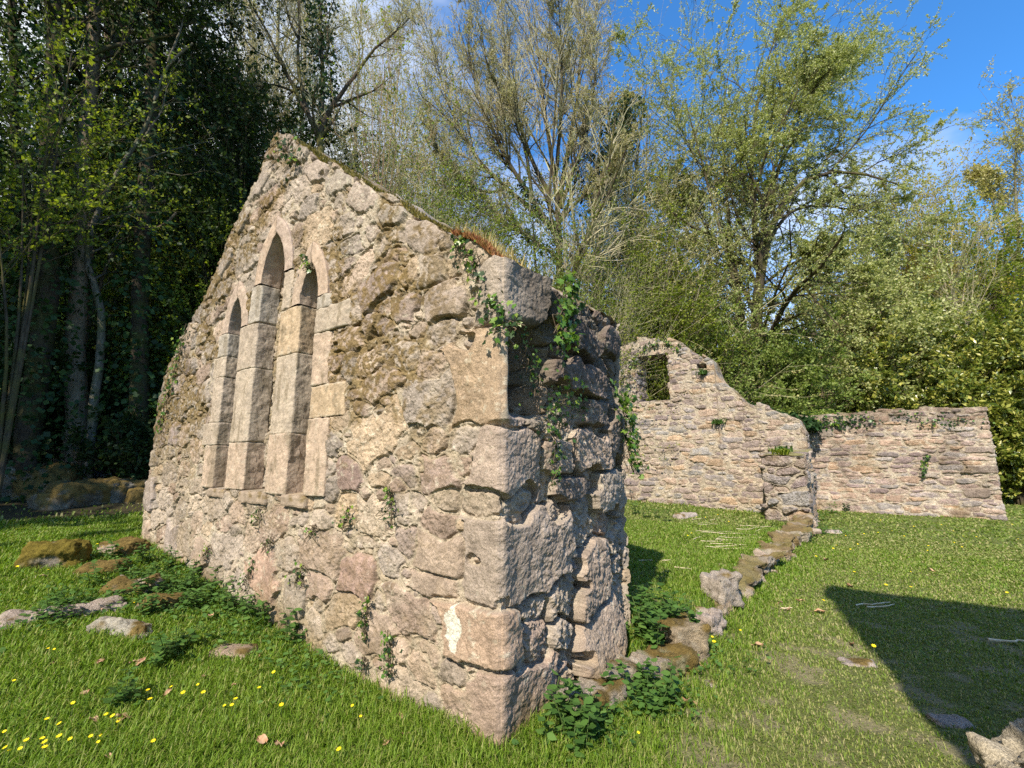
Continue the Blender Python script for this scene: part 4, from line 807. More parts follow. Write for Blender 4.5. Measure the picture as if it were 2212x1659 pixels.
bush('hazel_shrub', 'olive twiggy shrub filling the gap behind the ivy-clad tree', 1480, 800, 22, 560, 80, 20, 89, M_BUD, 9, .12, .2, M_BARK_MOSS, r=.05, **BK)
rs = [drop(stem([(818+dx, 470), (826+dx+lx*.3, 330), (836+dx+lx, 120+dt)], 10.2, .016, .005, rngb.uniform(-.6, .6))) for dx, lx, dt in [(-10, -25, 40), (-4, -5, 0), (0, 10, -20), (5, 22, 30), (9, 40, 60), (-14, -50, 80), (12, 60, 100), (3, 0, 60), (-7, -80, 120)]]
tree('shoot_clump', 'clump of thin reddish upright shoots just behind the gable slope', 'shrub', rs, [dict(K=5, t0=.35, ang=.35, ratio=.3, n=5, up=.15, rmin=.004), dict(K=4, t0=.2, ang=.5, ratio=.5, n=4, rmin=.003)], M_RED_STEM, 35, (3, .07, .05, M_YGREEN, .35, 2), None, None, None, 8, 5)
tree('mossy_tree', 'dark mossy tree with crooked dead limbs behind the gable peak', 'tree', [drop(stem([(700, 480), (696, 360), (690, 290)], 13, .16, .10)), stem([(690, 290), (640, 200), (600, 120), (575, 60), (540, 10), (520, -40)], 13, .08, .02), stem([(690, 290), (720, 220), (770, 160), (800, 110), (850, 75), (885, 38)], 13, .085, .02, -.5), stem([(690, 300), (660, 240), (640, 120), (650, 40), (640, -60)], 13, .07, .02), stem([(720, 230), (760, 215), (810, 195), (850, 160)], 13, .05, .012), stem([(690, 300), (700, 180), (690, 60), (700, -80)], 13.4, .09, .03), stem([(640, 200), (590, 180), (545, 190), (520, 170)], 13, .04, .01)],
     [dict(K=11, t0=.25, ang=.7, ratio=.25, n=5, up=.06, wob=.25), dict(K=7, t0=.1, ang=.7, ratio=.5, n=4, rmin=.005), dict(K=6, t0=.1, ang=.7, ratio=.5, n=3, rmin=.0035)], M_BARK_MOSS, 36, None, (1500, .115, .5, M_IVY, [0, 5], .9), twig=M_BARK_LICHEN)
tree('slender_tree', 'cluster of pale slender trunks rising beyond the gable peak', 'tree', [drop(stem([(530, 560), (538, 300), (548, 100), (552, -200)], 19, .14, .05)), drop(stem([(590, 560), (594, 250), (600, 60), (606, -250)], 20, .15, .05)), drop(stem([(640, 560), (655, 200), (665, 0), (672, -200)], 21, .13, .04)), drop(stem([(760, 560), (770, 250), (776, 80), (790, -120)], 21, .12, .03)), drop(stem([(840, 600), (850, 300), (862, 130), (872, 60)], 20, .10, .02)), drop(stem([(480, 600), (486, 250), (500, 60), (505, -160)], 20, .11, .03))],
     [dict(K=40, t0=.3, ang=.6, ratio=.17, n=6, up=.14), dict(K=11, t0=.1, ang=.5, ratio=.5, n=4, rmin=.008, up=.1), dict(K=7, t0=.1, ang=.5, ratio=.5, n=3, rmin=.005)], M_BARK_LICHEN, 37, (4, .065, .05, M_BUD, .35, 3))
bush('holly_tree', 'dark glossy evergreen close behind the left slope of the gable', 515, 800, 14, 150, 105, 30, 95, M_DKGREEN, 18, .11, .2, M_BARK_DARK, (13, 8), .42, r=.05, cat='tree')
bush('fresh_shrub', 'yellow green hazel shrub in front of the dark wood beside the gable', 430, 900, 13, 380, 110, 22, 96, M_YGREEN, 11, .10, .2, M_BARK_MOSS, r=.03, **BK)
bush('fresh_shrub', 'light green shrub behind the bare tree base in the middle', 1010, 800, 21, 440, 130, 22, 97, M_YGREEN, 10, .12, .25, M_BARK_MOSS, r=.05, **BK)
bush('fresh_shrub', 'tall budding shrub beyond the dead mossy tree', 790, 700, 17, 170, 120, 36, 98, M_BUD, 12, .09, .2, M_BARK_LICHEN, r=.045, **BK)
# ------------------------------------------------------------------ the dark wood on the left
def woodtree(label, pts, Y, r, seed, lm, per, ivy=None, leafy=1., bark=M_BARK_DARK, K=14, t0=.45, name='woodland_tree', up=.03, size=.12):
    return tree(name, label, 'tree', [drop(stem(pts, Y, r, r*.45))], [dict(K=K, t0=t0, ang=1.0, ratio=.24*leafy, shrink=.3, n=6, up=up, rmul=.4), dict(K=10, t0=.15, ang=.75, ratio=.5, n=5, rmin=.007), dict(K=8, t0=.1, ang=.7, ratio=.5, n=4, rmin=.005)], bark, seed, (per+4, size, .12, lm, .4, 3) if per else None, ivy, 'trees of the dark wood', None)
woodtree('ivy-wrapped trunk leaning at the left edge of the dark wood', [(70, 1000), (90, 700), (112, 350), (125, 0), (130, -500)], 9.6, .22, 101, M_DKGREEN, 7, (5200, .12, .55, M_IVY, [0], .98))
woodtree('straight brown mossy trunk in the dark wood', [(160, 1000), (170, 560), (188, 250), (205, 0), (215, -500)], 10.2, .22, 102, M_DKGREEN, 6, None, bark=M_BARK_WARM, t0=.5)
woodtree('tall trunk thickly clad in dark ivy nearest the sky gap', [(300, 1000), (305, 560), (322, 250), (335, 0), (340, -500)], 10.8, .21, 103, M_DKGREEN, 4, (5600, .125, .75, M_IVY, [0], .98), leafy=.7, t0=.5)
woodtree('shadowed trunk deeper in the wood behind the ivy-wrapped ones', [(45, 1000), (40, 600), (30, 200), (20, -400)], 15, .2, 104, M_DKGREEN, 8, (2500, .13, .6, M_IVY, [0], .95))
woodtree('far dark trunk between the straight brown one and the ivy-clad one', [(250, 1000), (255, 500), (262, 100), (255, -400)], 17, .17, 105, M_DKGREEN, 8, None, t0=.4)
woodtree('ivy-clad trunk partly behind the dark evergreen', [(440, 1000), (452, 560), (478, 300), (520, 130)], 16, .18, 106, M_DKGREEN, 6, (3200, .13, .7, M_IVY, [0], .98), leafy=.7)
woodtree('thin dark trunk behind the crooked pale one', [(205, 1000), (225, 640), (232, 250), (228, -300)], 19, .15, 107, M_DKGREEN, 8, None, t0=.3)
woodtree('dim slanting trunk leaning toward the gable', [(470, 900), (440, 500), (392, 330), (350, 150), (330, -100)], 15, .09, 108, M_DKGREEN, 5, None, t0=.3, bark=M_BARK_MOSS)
tree('crooked_tree', 'crooked pale-barked tree snaking up in front of the dark wood', 'tree', [drop(stem([(196, 970), (203, 850), (226, 690), (212, 640), (192, 595), (184, 545), (205, 470), (231, 405), (270, 350), (280, 320), (312, 295), (335, 215), (345, 170), (362, 135), (390, 110), (417, 93)], 10.2, .105, .025)), stem([(231, 408), (212, 370), (200, 348)], 10.2, .035, .012), stem([(362, 135), (392, 60), (400, 10), (404, -60)], 10.2, .03, .008), stem([(312, 295), (350, 240), (360, 190), (372, 165)], 10.2, .025, .008)],
     [dict(K=9, t0=.3, ang=.8, ratio=.16, n=5, up=.06), dict(K=6, t0=.1, ang=.7, ratio=.5, n=4, rmin=.004), dict(K=5, t0=.1, ang=.7, ratio=.5, n=3, rmin=.003)], M_BARK_GREY, 109, (1, .06, .05, M_YGREEN, .35, 3), None, None, None, 30)
tree('broken_tree', 'low broken limb reaching sideways with an upturned sunlit end', 'tree', [drop(stem([(150, 900), (195, 680), (238, 548), (262, 512), (292, 497), (325, 500), (347, 503), (362, 480), (370, 468), (382, 459)], 10.8, .06, .03))], [dict(K=7, t0=.4, ang=.8, ratio=.09, n=4), dict(K=4, t0=.2, ang=.7, ratio=.5, n=3, rmin=.004)], M_BARK_WARM, 110, None, None, None, None, 24)
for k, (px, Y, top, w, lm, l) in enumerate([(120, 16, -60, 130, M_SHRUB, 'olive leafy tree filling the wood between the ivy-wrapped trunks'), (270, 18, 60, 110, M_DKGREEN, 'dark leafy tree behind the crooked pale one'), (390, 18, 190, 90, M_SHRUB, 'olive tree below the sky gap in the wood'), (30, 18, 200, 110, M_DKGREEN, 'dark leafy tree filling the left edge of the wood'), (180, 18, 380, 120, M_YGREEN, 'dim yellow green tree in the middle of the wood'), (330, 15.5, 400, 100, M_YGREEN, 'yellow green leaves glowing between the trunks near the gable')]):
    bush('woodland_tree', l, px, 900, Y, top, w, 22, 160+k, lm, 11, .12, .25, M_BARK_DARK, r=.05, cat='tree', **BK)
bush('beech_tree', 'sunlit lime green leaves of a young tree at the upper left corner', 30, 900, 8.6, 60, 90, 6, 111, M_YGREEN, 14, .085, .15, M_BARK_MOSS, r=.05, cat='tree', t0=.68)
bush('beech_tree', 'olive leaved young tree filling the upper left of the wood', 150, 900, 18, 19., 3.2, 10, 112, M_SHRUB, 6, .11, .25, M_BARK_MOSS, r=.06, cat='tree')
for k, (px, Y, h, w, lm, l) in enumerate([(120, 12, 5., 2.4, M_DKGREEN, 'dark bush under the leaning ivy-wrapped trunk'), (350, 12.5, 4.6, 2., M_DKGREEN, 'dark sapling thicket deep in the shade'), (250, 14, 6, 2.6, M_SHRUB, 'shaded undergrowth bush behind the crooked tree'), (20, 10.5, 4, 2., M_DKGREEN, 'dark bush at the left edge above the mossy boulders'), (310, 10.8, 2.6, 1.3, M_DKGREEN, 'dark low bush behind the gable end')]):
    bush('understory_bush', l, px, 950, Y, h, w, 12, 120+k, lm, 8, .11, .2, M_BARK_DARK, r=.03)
# trees standing out of view on the left, which keep the wood in shade
for k, (x, y, h, w) in enumerate([(-17.2, 1.8, 20, 3.2), (-18.6, -4, 20, 3.2), (-19.6, 7, 21, 4), (-22.5, -1, 21, 4), (-18.4, -9, 20, 3), (-25, 3, 20, 4)]):
    b = bush('evergreen_tree', 'dense evergreen out of view on the left, shading the wood', 0, 900, 10, h, w, 20, 140+k, M_DKGREEN, 13, .36, .9, M_BARK_DARK, (9, 6), .42, r=.12, cat='tree', group='evergreens shading the wood')
    g = float(gz(np.array([x]), np.array([y]))[0]); b.location = (x, y, g)
# the woodland that closes the view
rng = np.random.default_rng(200); LV = []
n = 190000; az = rng.uniform(-70, 75, n)*math.pi/180; dist = rng.uniform(24, 42, n); hmax = np.interp(np.degrees(az), [-70, -40, -28, -18, -8, 5, 20, 32, 45, 75], [15, 14, 10, 6.0, 4.0, 4.0, 4.5, 5.5, 7, 8])
X = np.sin(az)*dist; Y = np.cos(az)*dist; lump = .55+.75*fbm(np.stack([X*.3, Y*.3, X*0], 1), 3, 4)
Z = gz(X, Y)+hmax*lump*rng.random(n)**.8; keep = Y > 17.5; B = np.stack([X, Y, Z], 1)[keep]
v, f = leaf_cloud(rng, B, rdir(rng, len(B)), .30, .2, .36); o = mesh('woodland', v, f, M_SHRUB); tag(o, 'far green woodland mass closing the view behind the ruins', 'woodland', None, 'stuff')
#--MORE--
# ------------------------------------------------------------------ grass
def grass(name, label, n, seed, rmin, rmax, matl, pick, hbase, wk):
    rng = np.random.default_rng(seed); az = rng.uniform(-58, 58, n)*math.pi/180; r = rmin+(rmax-rmin)*rng.random(n)
    x = np.sin(az)*r; y = np.cos(az)*r; u, s = us(x, y)
    keep = ~((u > .0) & (u < 6.6) & (s > .0) & (s < 1.95)) & ~((s > 12.15) & (s < 13.1) & (u > -.6)) & ~((s > 15.9) & (s < 16.7) & (u > -4.8)) & ~((u > -.78) & (u < .14) & (s > 10.35) & (s < 12.2))
    cu = -.46-.36*(s-2)/8.35; keep &= ~((s > 2) & (s < 10.3) & (u < cu+.33) & (u > cu+.03)) | (rng.random(n) < .6)
    b = bare(x, y); w = np.clip(worn(x, y), 0, 1); keep &= rng.random(n) > b*.93
    keep &= pick(rng, w); keep &= rng.random(n) > sstep(7.5, 9.5, u)*.9
    x, y, r, u, s, w = x[keep], y[keep], r[keep], u[keep], s[keep], w[keep]; n = len(x)
    near = np.minimum.reduce([np.where((u > -.3) & (u < 6.8), np.abs(s), 9), np.where((s > -.2) & (s < 2.1), np.abs(u), 9), np.where((s > 2) & (s < 10.5), np.abs(u-(-.46-.36*(s-2)/8.35)), 9), np.where(u < -.6, np.abs(s-16), 9), np.where(u > -.6, np.abs(s-12.2), 9)])
    tuft = fbm(np.stack([x*2.2, y*2.2, x*0], 1), 3, 14)
    h = hbase*(1-.55*w)*(.45+1.1*tuft)*rng.uniform(.55, 1.3, n)*(1+1.1*np.exp(-near/.14)*rng.random(n))
    z = gz(x, y)-.004; wd = np.maximum(.0026, wk*r)*rng.uniform(.7, 1.3, n); a = rng.uniform(0, 2*math.pi, n)
    dx = np.cos(a); dy = np.sin(a); ln = h*rng.uniform(.25, 1.05, n); bend = rng.normal(0, .3, n)
    p0 = np.stack([x, y, z], 1); sd = np.stack([-dy, dx, dx*0], 1)*wd[:, None]; d = np.stack([dx, dy, dx*0], 1)
    pm = p0+d*(ln*.35)[:, None]+ZV*(h*.62)[:, None]; pt = p0+d*ln[:, None]+sd*bend[:, None]+ZV*(h*(1-.25*(ln/h)**2))[:, None]
    V = np.stack([p0-sd, p0+sd, pm+sd*.8, pm-sd*.8, pt], 1).reshape(-1, 3); i = (np.arange(n)*5)[:, None]
    o = mesh(name, V, [i+np.array([0, 1, 2, 3]), i+np.array([3, 2, 4])], matl); tag(o, label, 'grass', None, 'stuff'); return o
grass('grass', 'lush green grass around the gable and inside the ruin', 560000, 300, 2., 11, M_GRASS, lambda g, w: g.random(len(w)) > w*.92, .066, .00078)
grass('grass', 'short worn turf of the trodden lawn', 480000, 301, 2., 13, M_TURF, lambda g, w: g.random(len(w)) < w*.95, .048, .0009)
grass('grass', 'mown green grass of the far lawn', 260000, 302, 9., 34, M_LAWN, lambda g, w: g.random(len(w)) > .15, .06, .0012)

# ------------------------------------------------------------------ ivy on the stones
IVP = np.array([(0, -.08), (.20, -.22), (.46, -.12), (.36, .14), (.60, .42), (.24, .44), (0, 1.0), (-.24, .44), (-.60, .42), (-.36, .14), (-.46, -.12), (-.20, -.22)])
def lobed(P, D, Nn, s, shape=IVP, cup=.12):
    Sx = unit(np.cross(D, Nn)); n = len(P); k = len(shape)
    V = P[:, None]+(Sx[:, None]*shape[None, :, 0:1]+D[:, None]*(shape[None, :, 1:2]))*s[:, None, None]-Nn[:, None]*(cup*np.abs(shape[None, :, 0:1]))*s[:, None, None]
    return V.reshape(-1, 3), np.arange(n*k).reshape(n, k)
def ivy(label, pts, face, dens, size, spread, seed, light=.5, lift=.035, off=0., below=0):
    """pts on the photo's grid, read on the front face, the end face or the plane of another wall"""
    rng = np.random.default_rng(seed)
    if face == 'f': W3 = [loc(u, 0, z) for u, z in [onwall(a, b) for a, b in pts]]; out = -S
    elif face == 'e': W3 = [loc(0, s, z) for s, z in [onend(a, b) for a, b in pts]]; out = -U
    else: W3 = [loc(u, face, z) for u, z in [onwall(a, b, face) for a, b in pts]]; out = -S
    W3 = np.array(W3)+out*(off+.03); path = resample(W3, 24); Ltot = np.linalg.norm(np.diff(path, axis=0), axis=1).sum()
    path[1:-1] += rng.normal(0, .012, path[1:-1].shape); n = max(6, int(dens*Ltot)); f = rng.uniform(0, 22.99, n); i = f.astype(int); b = path[i]*(1-(f-i)[:, None])+path[i+1]*(f-i)[:, None]
    lat = unit(np.cross(out, ZV)[None]); cl = .35+1.3*vnoise(b*7, seed)
    P = b+lat*(rng.normal(0, spread, n)*cl)[:, None]+ZV*(rng.normal(0, spread*.6, n))[:, None]+out*(lift*rng.random(n)*1.6)[:, None]
    Nn = unit(out[None]+rdir(rng, n)*.65+ZV*.25); D = unit(rdir(rng, n)*.8-ZV*.7); s = size*.72*rng.uniform(.4, 1.3, n)
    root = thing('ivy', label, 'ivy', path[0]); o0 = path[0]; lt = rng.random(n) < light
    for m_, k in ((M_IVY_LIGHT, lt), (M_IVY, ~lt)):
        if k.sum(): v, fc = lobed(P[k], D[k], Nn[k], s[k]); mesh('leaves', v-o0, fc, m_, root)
    st = [path]+[resample(np.array([path[a], path[a]+lat[0]*rng.normal(0, spread*1.6)-ZV*rng.uniform(-.05, .12)+out*.02, path[min(23, a+5)]+lat[0]*rng.normal(0, spread*1.5)]), 24) for a in rng.integers(0, 19, 7)]
    v, fc = tubes(np.array(st), np.full((len(st), 24), .0035)*np.array([1.4]+[.8]*7)[:, None], 4); mesh('stem', v-o0, fc, M_BARK_WARM, root)
    return root
ivy('ivy trailing down the front face just below the red moss ledge', [(1000, 522), (1022, 555), (1035, 590), (1045, 618)], 'f', 190, .05, .05, 401, .35)
ivy('ivy creeping round the upper corner of the gable', [(1062, 640), (1085, 665), (1100, 695), (1112, 745)], 'f', 230, .05, .055, 402, .45, .06)
ivy('ivy curtain hanging from the shoulder with bright big leaves', [(1192, 600), (1188, 640), (1183, 690), (1178, 740), (1170, 770)], 'e', 330, .062, .06, 403, .6, .06, .10)
ivy('ivy strands inside the dark fallen recess of the wall end', [(1120, 690), (1135, 740), (1150, 800), (1158, 850)], 'e', 150, .042, .05, 404, .4, .03, -.05)
ivy('ivy bush clinging to the middle of the rough wall end', [(1215, 840), (1190, 870), (1165, 900), (1150, 935)], 'e', 360, .042, .11, 405, .3, .07, .06)
ivy('ivy cord hanging below the bush on the wall end', [(1172, 930), (1178, 980), (1174, 1030), (1168, 1060)], 'e', 150, .036, .03, 406, .4, .03, .05)
ivy('bright ivy growing down the far edge of the wall end', [(1310, 840), (1325, 880), (1332, 930), (1340, 985), (1350, 1020)], 'e', 330, .062, .06, 407, .85, .06, .06)
ivy('ivy tuft high on the peak of the gable', [(608, 305), (622, 325), (640, 345), (655, 350)], 'f', 110, .06, .12, 408, .2)
ivy('ivy band climbing the left edge of the gable', [(408, 700), (392, 760), (378, 820), (362, 880), (350, 930)], 'f', 120, .06, .11, 409, .45)
ivy('ivy sprig in the head of the right lancet', [(667, 562), (674, 575), (680, 582)], 'f', 110, .05, .04, 410, .7, .04)
for k, (a, l, d, sp) in enumerate([([(848, 1050), (850, 1080), (852, 1130)], 'ivy sprig on the front face under the large quoins', 150, .035), ([(762, 1092), (758, 1115), (750, 1135)], 'bright ivy sprig right of the window sill', 170, .035), ([(572, 1095), (565, 1115), (556, 1135)], 'ivy sprig under the middle lancet', 150, .04), ([(590, 1160), (585, 1180)], 'tiny ivy tuft below the sill sprigs', 150, .04), ([(685, 1135), (680, 1150)], 'tiny ivy tuft under the right lancet', 150, .04), ([(660, 1220), (650, 1245), (645, 1262)], 'ivy patch low on the front face near a purple stone', 170, .05), ([(555, 1210), (540, 1240), (528, 1275)], 'ivy patch above the nettles low on the front face', 130, .05), ([(802, 1285), (797, 1330), (795, 1385)], 'long ivy streamer left of the lichen-splashed quoin', 190, .03), ([(845, 1358), (850, 1400), (846, 1455)], 'ivy streamer just above the grass left of the corner', 200, .035), ([(795, 1415), (792, 1440)], 'pale ivy tuft beside the lowest streamer', 200, .025), ([(455, 1180), (448, 1200)], 'small ivy tuft at the left foot of the gable', 120, .05)]):
    ivy(l, a, 'f', d, .036, sp, 420+k, .65, .03)
ivy('ivy tendrils over the head of the square window hole', [(1362, 790), (1400, 748), (1440, 742), (1470, 755)], SA, 60, .10, .12, 440, .3, .06)
ivy('ivy streak hanging on the level-topped wall', [(2003, 980), (1998, 1005), (1992, 1030)], SB, 60, .10, .05, 441, .3)
ivy('ivy drapery over the near top of the level-topped wall', [(1750, 905), (1800, 915), (1860, 905), (1880, 900)], SB, 110, .11, .22, 442, .25, .1)
ivy('thin ivy fringe along the far top of the level-topped wall', [(1930, 895), (1990, 910), (2060, 905), (2110, 915)], SB, 50, .09, .18, 443, .25, .08)
# fern tufts and moss on wall ledges
def tuft(name, label, P, n, h, seed, lm, w=.006, spread=.1, cat='plant', lean=.8, flat=None):
    rng = np.random.default_rng(seed); a = rng.uniform(0, 2*math.pi, n); d = np.stack([np.cos(a), np.sin(a), a*0], 1)
    b = rng.normal(0, 1, (n, 3))*np.array(spread if hasattr(spread, '__len__') else (spread, spread, 0.)); hh = h*rng.uniform(.5, 1.2, n); ln = hh*lean*rng.uniform(.2, 1., n)
    sd = np.stack([-d[:, 1], d[:, 0], a*0], 1)*w; pm = b+d*(ln*.4)[:, None]+ZV*(hh*.6)[:, None]; pt = b+d*ln[:, None]+ZV*(hh*(1-.3*lean))[:, None]
    V = np.stack([b-sd, b+sd, pm+sd, pm-sd, pt], 1).reshape(-1, 3); i = (np.arange(n)*5)[:, None]
    o = mesh(name, V, [i+np.array([0, 1, 2, 3]), i+np.array([3, 2, 4])], lm); o.location = tuple(P); return tag(o, label, cat)
for k, (px, py, so, l) in enumerate([(1552, 912, SA, 'fern tuft growing from the middle of the window wall'), (1690, 972, 11.4, 'low fern on the ledge where the wall stub meets the window wall'), (1688, 978, 10.6, 'leafy tuft on the flat top of the wall stub'), (1520, 806, SA, 'little plant under the small hole by the sloping top'), (1400, 1100, SA, 'weeds at the dark left foot of the window wall')]):
    u_, z_ = onwall(px, py, so); tuft('fern_tuft', l, loc(u_, so-.04, z_-.05), 90, .20, 450+k, M_NETTLE if k != 2 else M_YGREEN, .015, .09, 'fern', 1.)
def ledge_moss(name, label, pxs, n, h, lm, seed, w, s0, s1, cat='moss', dz=0.):
    rng = np.random.default_rng(seed); us_ = [onwall(a, b)[0] for a, b in pxs]; u = rng.uniform(max(.03, min(us_)), max(us_), n); s = s0+(s1-s0)*rng.random(n)**1.3
    z = np.array([gtop(GL-a) for a in u])+.0+dz; P = np.array([loc(a, b, c) for a, b, c in zip(u, s, z)]); d = unit(rdir(rng, n)*.6+ZV+(-S)*.25); hh = h*rng.uniform(.4, 1.2, n)*(.4+1.1*vnoise(P*4, seed)); sd = unit(np.cross(d, rdir(rng, n)))*w
    V = np.stack([P-sd, P+sd, P+d*(hh*.6)[:, None]+sd*.7, P+d*(hh*.6)[:, None]-sd*.7, P+d*hh[:, None]], 1).reshape(-1, 3); o0 = P[0].copy(); i = (np.arange(n)*5)[:, None]
    o = mesh(name, V-o0, [i+np.array([0, 1, 2, 3]), i+np.array([3, 2, 4])], lm); o.location = tuple(o0); return tag(o, label, cat)
ledge_moss('red_moss', 'rust red moss cushion capping the lower gable slope', [(985, 505), (1170, 605)], 9000, .042, M_REDMOSS, 460, .005, -.03, .5)
ledge_moss('dry_grass', 'dry straw coloured grass above the red moss on the gable slope', [(960, 490), (1060, 545)], 600, .11, M_DRYGRASS, 461, .004, .1, .5, 'grass')
ledge_moss('green_moss', 'brown green moss strip along the upper gable slope', [(640, 300), (960, 490)], 6000, .04, M_MOSS, 462, .006, .0, .3)

# ------------------------------------------------------------------ nettles, weeds, flowers, fallen leaves
def serr():
    L_ = []
    for t in np.linspace(0, 1, 7)[1:-1]: w = .42*math.sin(math.pi*t**.75)*(1-.15*t); L_ += [(w*1.0, t-.02), (w*.80, t+.06)]
    R_ = [(-a, b) for a, b in L_[::-1]]; return np.array([(0, 0)]+L_+[(0, 1)]+R_)
SER = serr()
def nettle(seed, h, label, group):
    rng = np.random.default_rng(seed); root = thing('nettle', label, 'nettle', (0, 0, 0), group); st = []; LP = []; LD = []; LN = []; LS = []
    for k in range(rng.integers(3, 6)):
        b = np.array([rng.normal(0, .05), rng.normal(0, .05), 0]); tip = b+np.array([rng.normal(0, .07), rng.normal(0, .07), h*rng.uniform(.6, 1.05)])
        p = resample(np.array([b-[0, 0, .03], (b+tip)/2+np.array([rng.normal(0, .02), rng.normal(0, .02), 0]), tip]), 8); st.append(p); a0 = rng.uniform(0, 6.3)
        for q, t in enumerate(np.linspace(.25, 1, 6)):
            i = min(6, int(t*7)); c = p[i]*(1-(t*7-i))+p[i+1]*(t*7-i)
            for s_ in (0, math.pi):
                a = a0+q*1.57+s_+rng.normal(0, .2); el = rng.normal(.05, .2); d = np.array([math.cos(a)*math.cos(el), math.sin(a)*math.cos(el), math.sin(el)])
                LP.append(c+d*.008); LD.append(d); LN.append(unit(np.array([-d[0]*math.sin(el), -d[1]*math.sin(el), 1.])+rng.normal(0, .2, 3))); LS.append(.085*(1-.45*abs(t-.55))*rng.uniform(.7, 1.15)*(h/.3)**.5)
    v, f = tubes(np.array(st), np.full((len(st), 8), .003), 4); mesh('stems', v, f, M_NSTEM, root)
    v, f = lobed(np.array(LP), unit(np.array(LD)), unit(np.array(LN)), np.array(LS), SER, .15); mesh('leaves', v, f, M_NETTLE, root); return root
NG = [('nettles between the sunken stones left of the gable', [(262, 1245), (300, 1225), (345, 1215), (330, 1250), (372, 1235), (395, 1262), (420, 1250), (352, 1285), (380, 1290), (300, 1290), (410, 1285), (440, 1275), (460, 1300), (330, 1330), (372, 1320), (420, 1315), (240, 1215), (205, 1262), (285, 1262)], .26, 'nettle in the thick patch among the sunken stones'),
      ('nettles climbing the gable foot', [(510, 1335), (540, 1345), (565, 1320), (580, 1345), (555, 1365), (490, 1320), (590, 1300), (640, 1405), (625, 1390), (520, 1300)], .33, 'tall nettle against the front face below the lancets'),
      ('nettles by the long stone', [(95, 1335), (115, 1345), (138, 1335), (125, 1318), (80, 1350)], .25, 'nettle growing in front of the long pinkish stone'),
      ('nettles in the open grass', [(350, 1415), (375, 1425), (340, 1435), (362, 1400)], .2, 'small nettle alone in the sunny grass before the gable'),
      ('nettles low in the foreground grass', [(278, 1515), (262, 1530)], .22, 'lone nettle in the foreground grass near yellow flowers'),
      ('nettles at the wall corner', [(1235, 1560), (1255, 1585), (1275, 1600), (1225, 1600), (1290, 1570), (1250, 1625)], .28, 'nettle in the clump at the foot of the nearest corner'),
      ('nettles right of the corner', [(1385, 1530), (1410, 1545), (1395, 1510), (1340, 1510), (1425, 1520), (1330, 1490)], .24, 'nettle in grass right of the rough wall end'),
      ('nettles behind the corner', [(1395, 1310), (1420, 1330), (1445, 1340), (1460, 1360), (1430, 1370), (1480, 1340), (1400, 1350), (1410, 1395), (1385, 1375), (1490, 1375)], .3, 'nettle in the shaded bed behind the wall end'),
      ('weeds by the far wall stub', [(1760, 1140), (1775, 1155), (1800, 1110), (1830, 1105), (1750, 1175), (1780, 1125)], .35, 'weed clump at the foot of the wall stub'),
      ('weeds at the far wall foot', [(2085, 1118), (2110, 1120)], .3, 'dark weed clump at the foot of the level-topped wall'),
      ('weeds along the window wall', [(1395, 1118), (1420, 1120), (1375, 1112), (1440, 1128)], .35, 'weed clump at the foot of the window wall')]
rn = random.Random(9); protos = {}
for gi, (g, spots, h, l) in enumerate(NG):
    for k, (px, py) in enumerate(spots):
        key = (k % 3, round(h, 2))
        if key not in protos: protos[key] = nettle(500+gi*7+k, h, l, g); o = protos[key]
        else: o = copy_tree(protos[key])
        o['label'] = l; o['group'] = g; p = ground_at(px, py); o.location = tuple(p); o.rotation_euler = (0, 0, rn.uniform(0, 6.28)); sc_ = rn.uniform(.65, 1.05); o.scale = (sc_, sc_, sc_)
# a bramble spray on the front face foot
b0 = ground_at(640, 1352); rng = np.random.default_rng(77); root = thing('bramble', 'small bramble spray with broad leaves against the gable foot', 'bramble', b0)
pp = resample(np.array([[0, 0, 0], [.06, .0, .12], [.16, .02, .17], [.26, .03, .15]])*1.0, 9); pp = np.array([np.array([0, 0, p[2]])+(-U)*p[0]+(-S)*.04 for p in pp])
v, f = tubes(pp[None], np.full((1, 9), .003), 4); mesh('stem', v, f, M_NSTEM, root)
q = np.repeat(pp[3:], 4, 0); D = unit(rdir(rng, len(q))+np.array([0, -.2, .1])); v, f = lobed(q, D, unit(np.array([-.2, -.6, .8])+rdir(rng, len(q))*.3), rng.uniform(.05, .08, len(q)), SER, .1); mesh('leaves', v, f, M_NETTLE, root)
# low broad-leaved weeds woven through the grass
rng = np.random.default_rng(88); PTS = []
for (px, py, r, n) in [(330, 1270, .75, 1700), (430, 1300, .5, 1100), (560, 1370, .45, 600), (130, 1340, .4, 350), (250, 1200, .6, 700), (1430, 1360, .5, 900), (1250, 1590, .25, 300), (1390, 1525, .3, 350), (660, 1420, .4, 350), (1770, 1150, .7, 500), (700, 1480, .5, 250)]:
    c = ground_at(px, py); d = rng.normal(0, .5, (n, 2))*r; PTS.append(c[None, :2]+d)
PTS = np.concatenate(PTS); u, s = us(PTS[:, 0], PTS[:, 1]); PTS = PTS[~((u > 0) & (u < 6.7) & (s > -.02) & (s < 1.95))]; n = len(PTS)
P = np.column_stack([PTS, gz(PTS[:, 0], PTS[:, 1])+rng.uniform(.01, .10, n)]); D = unit(rdir(rng, n)*np.array([1, 1, .3])); Nn = unit(np.array([0, 0, 1.])+rdir(rng, n)*.5)
v, f = lobed(P, D, Nn, rng.uniform(.02, .05, n), SER, .1); tag(mesh('undergrowth', v, f, M_NETTLE), 'low broad-leaved weeds woven through the grass', 'weeds', None, 'stuff')
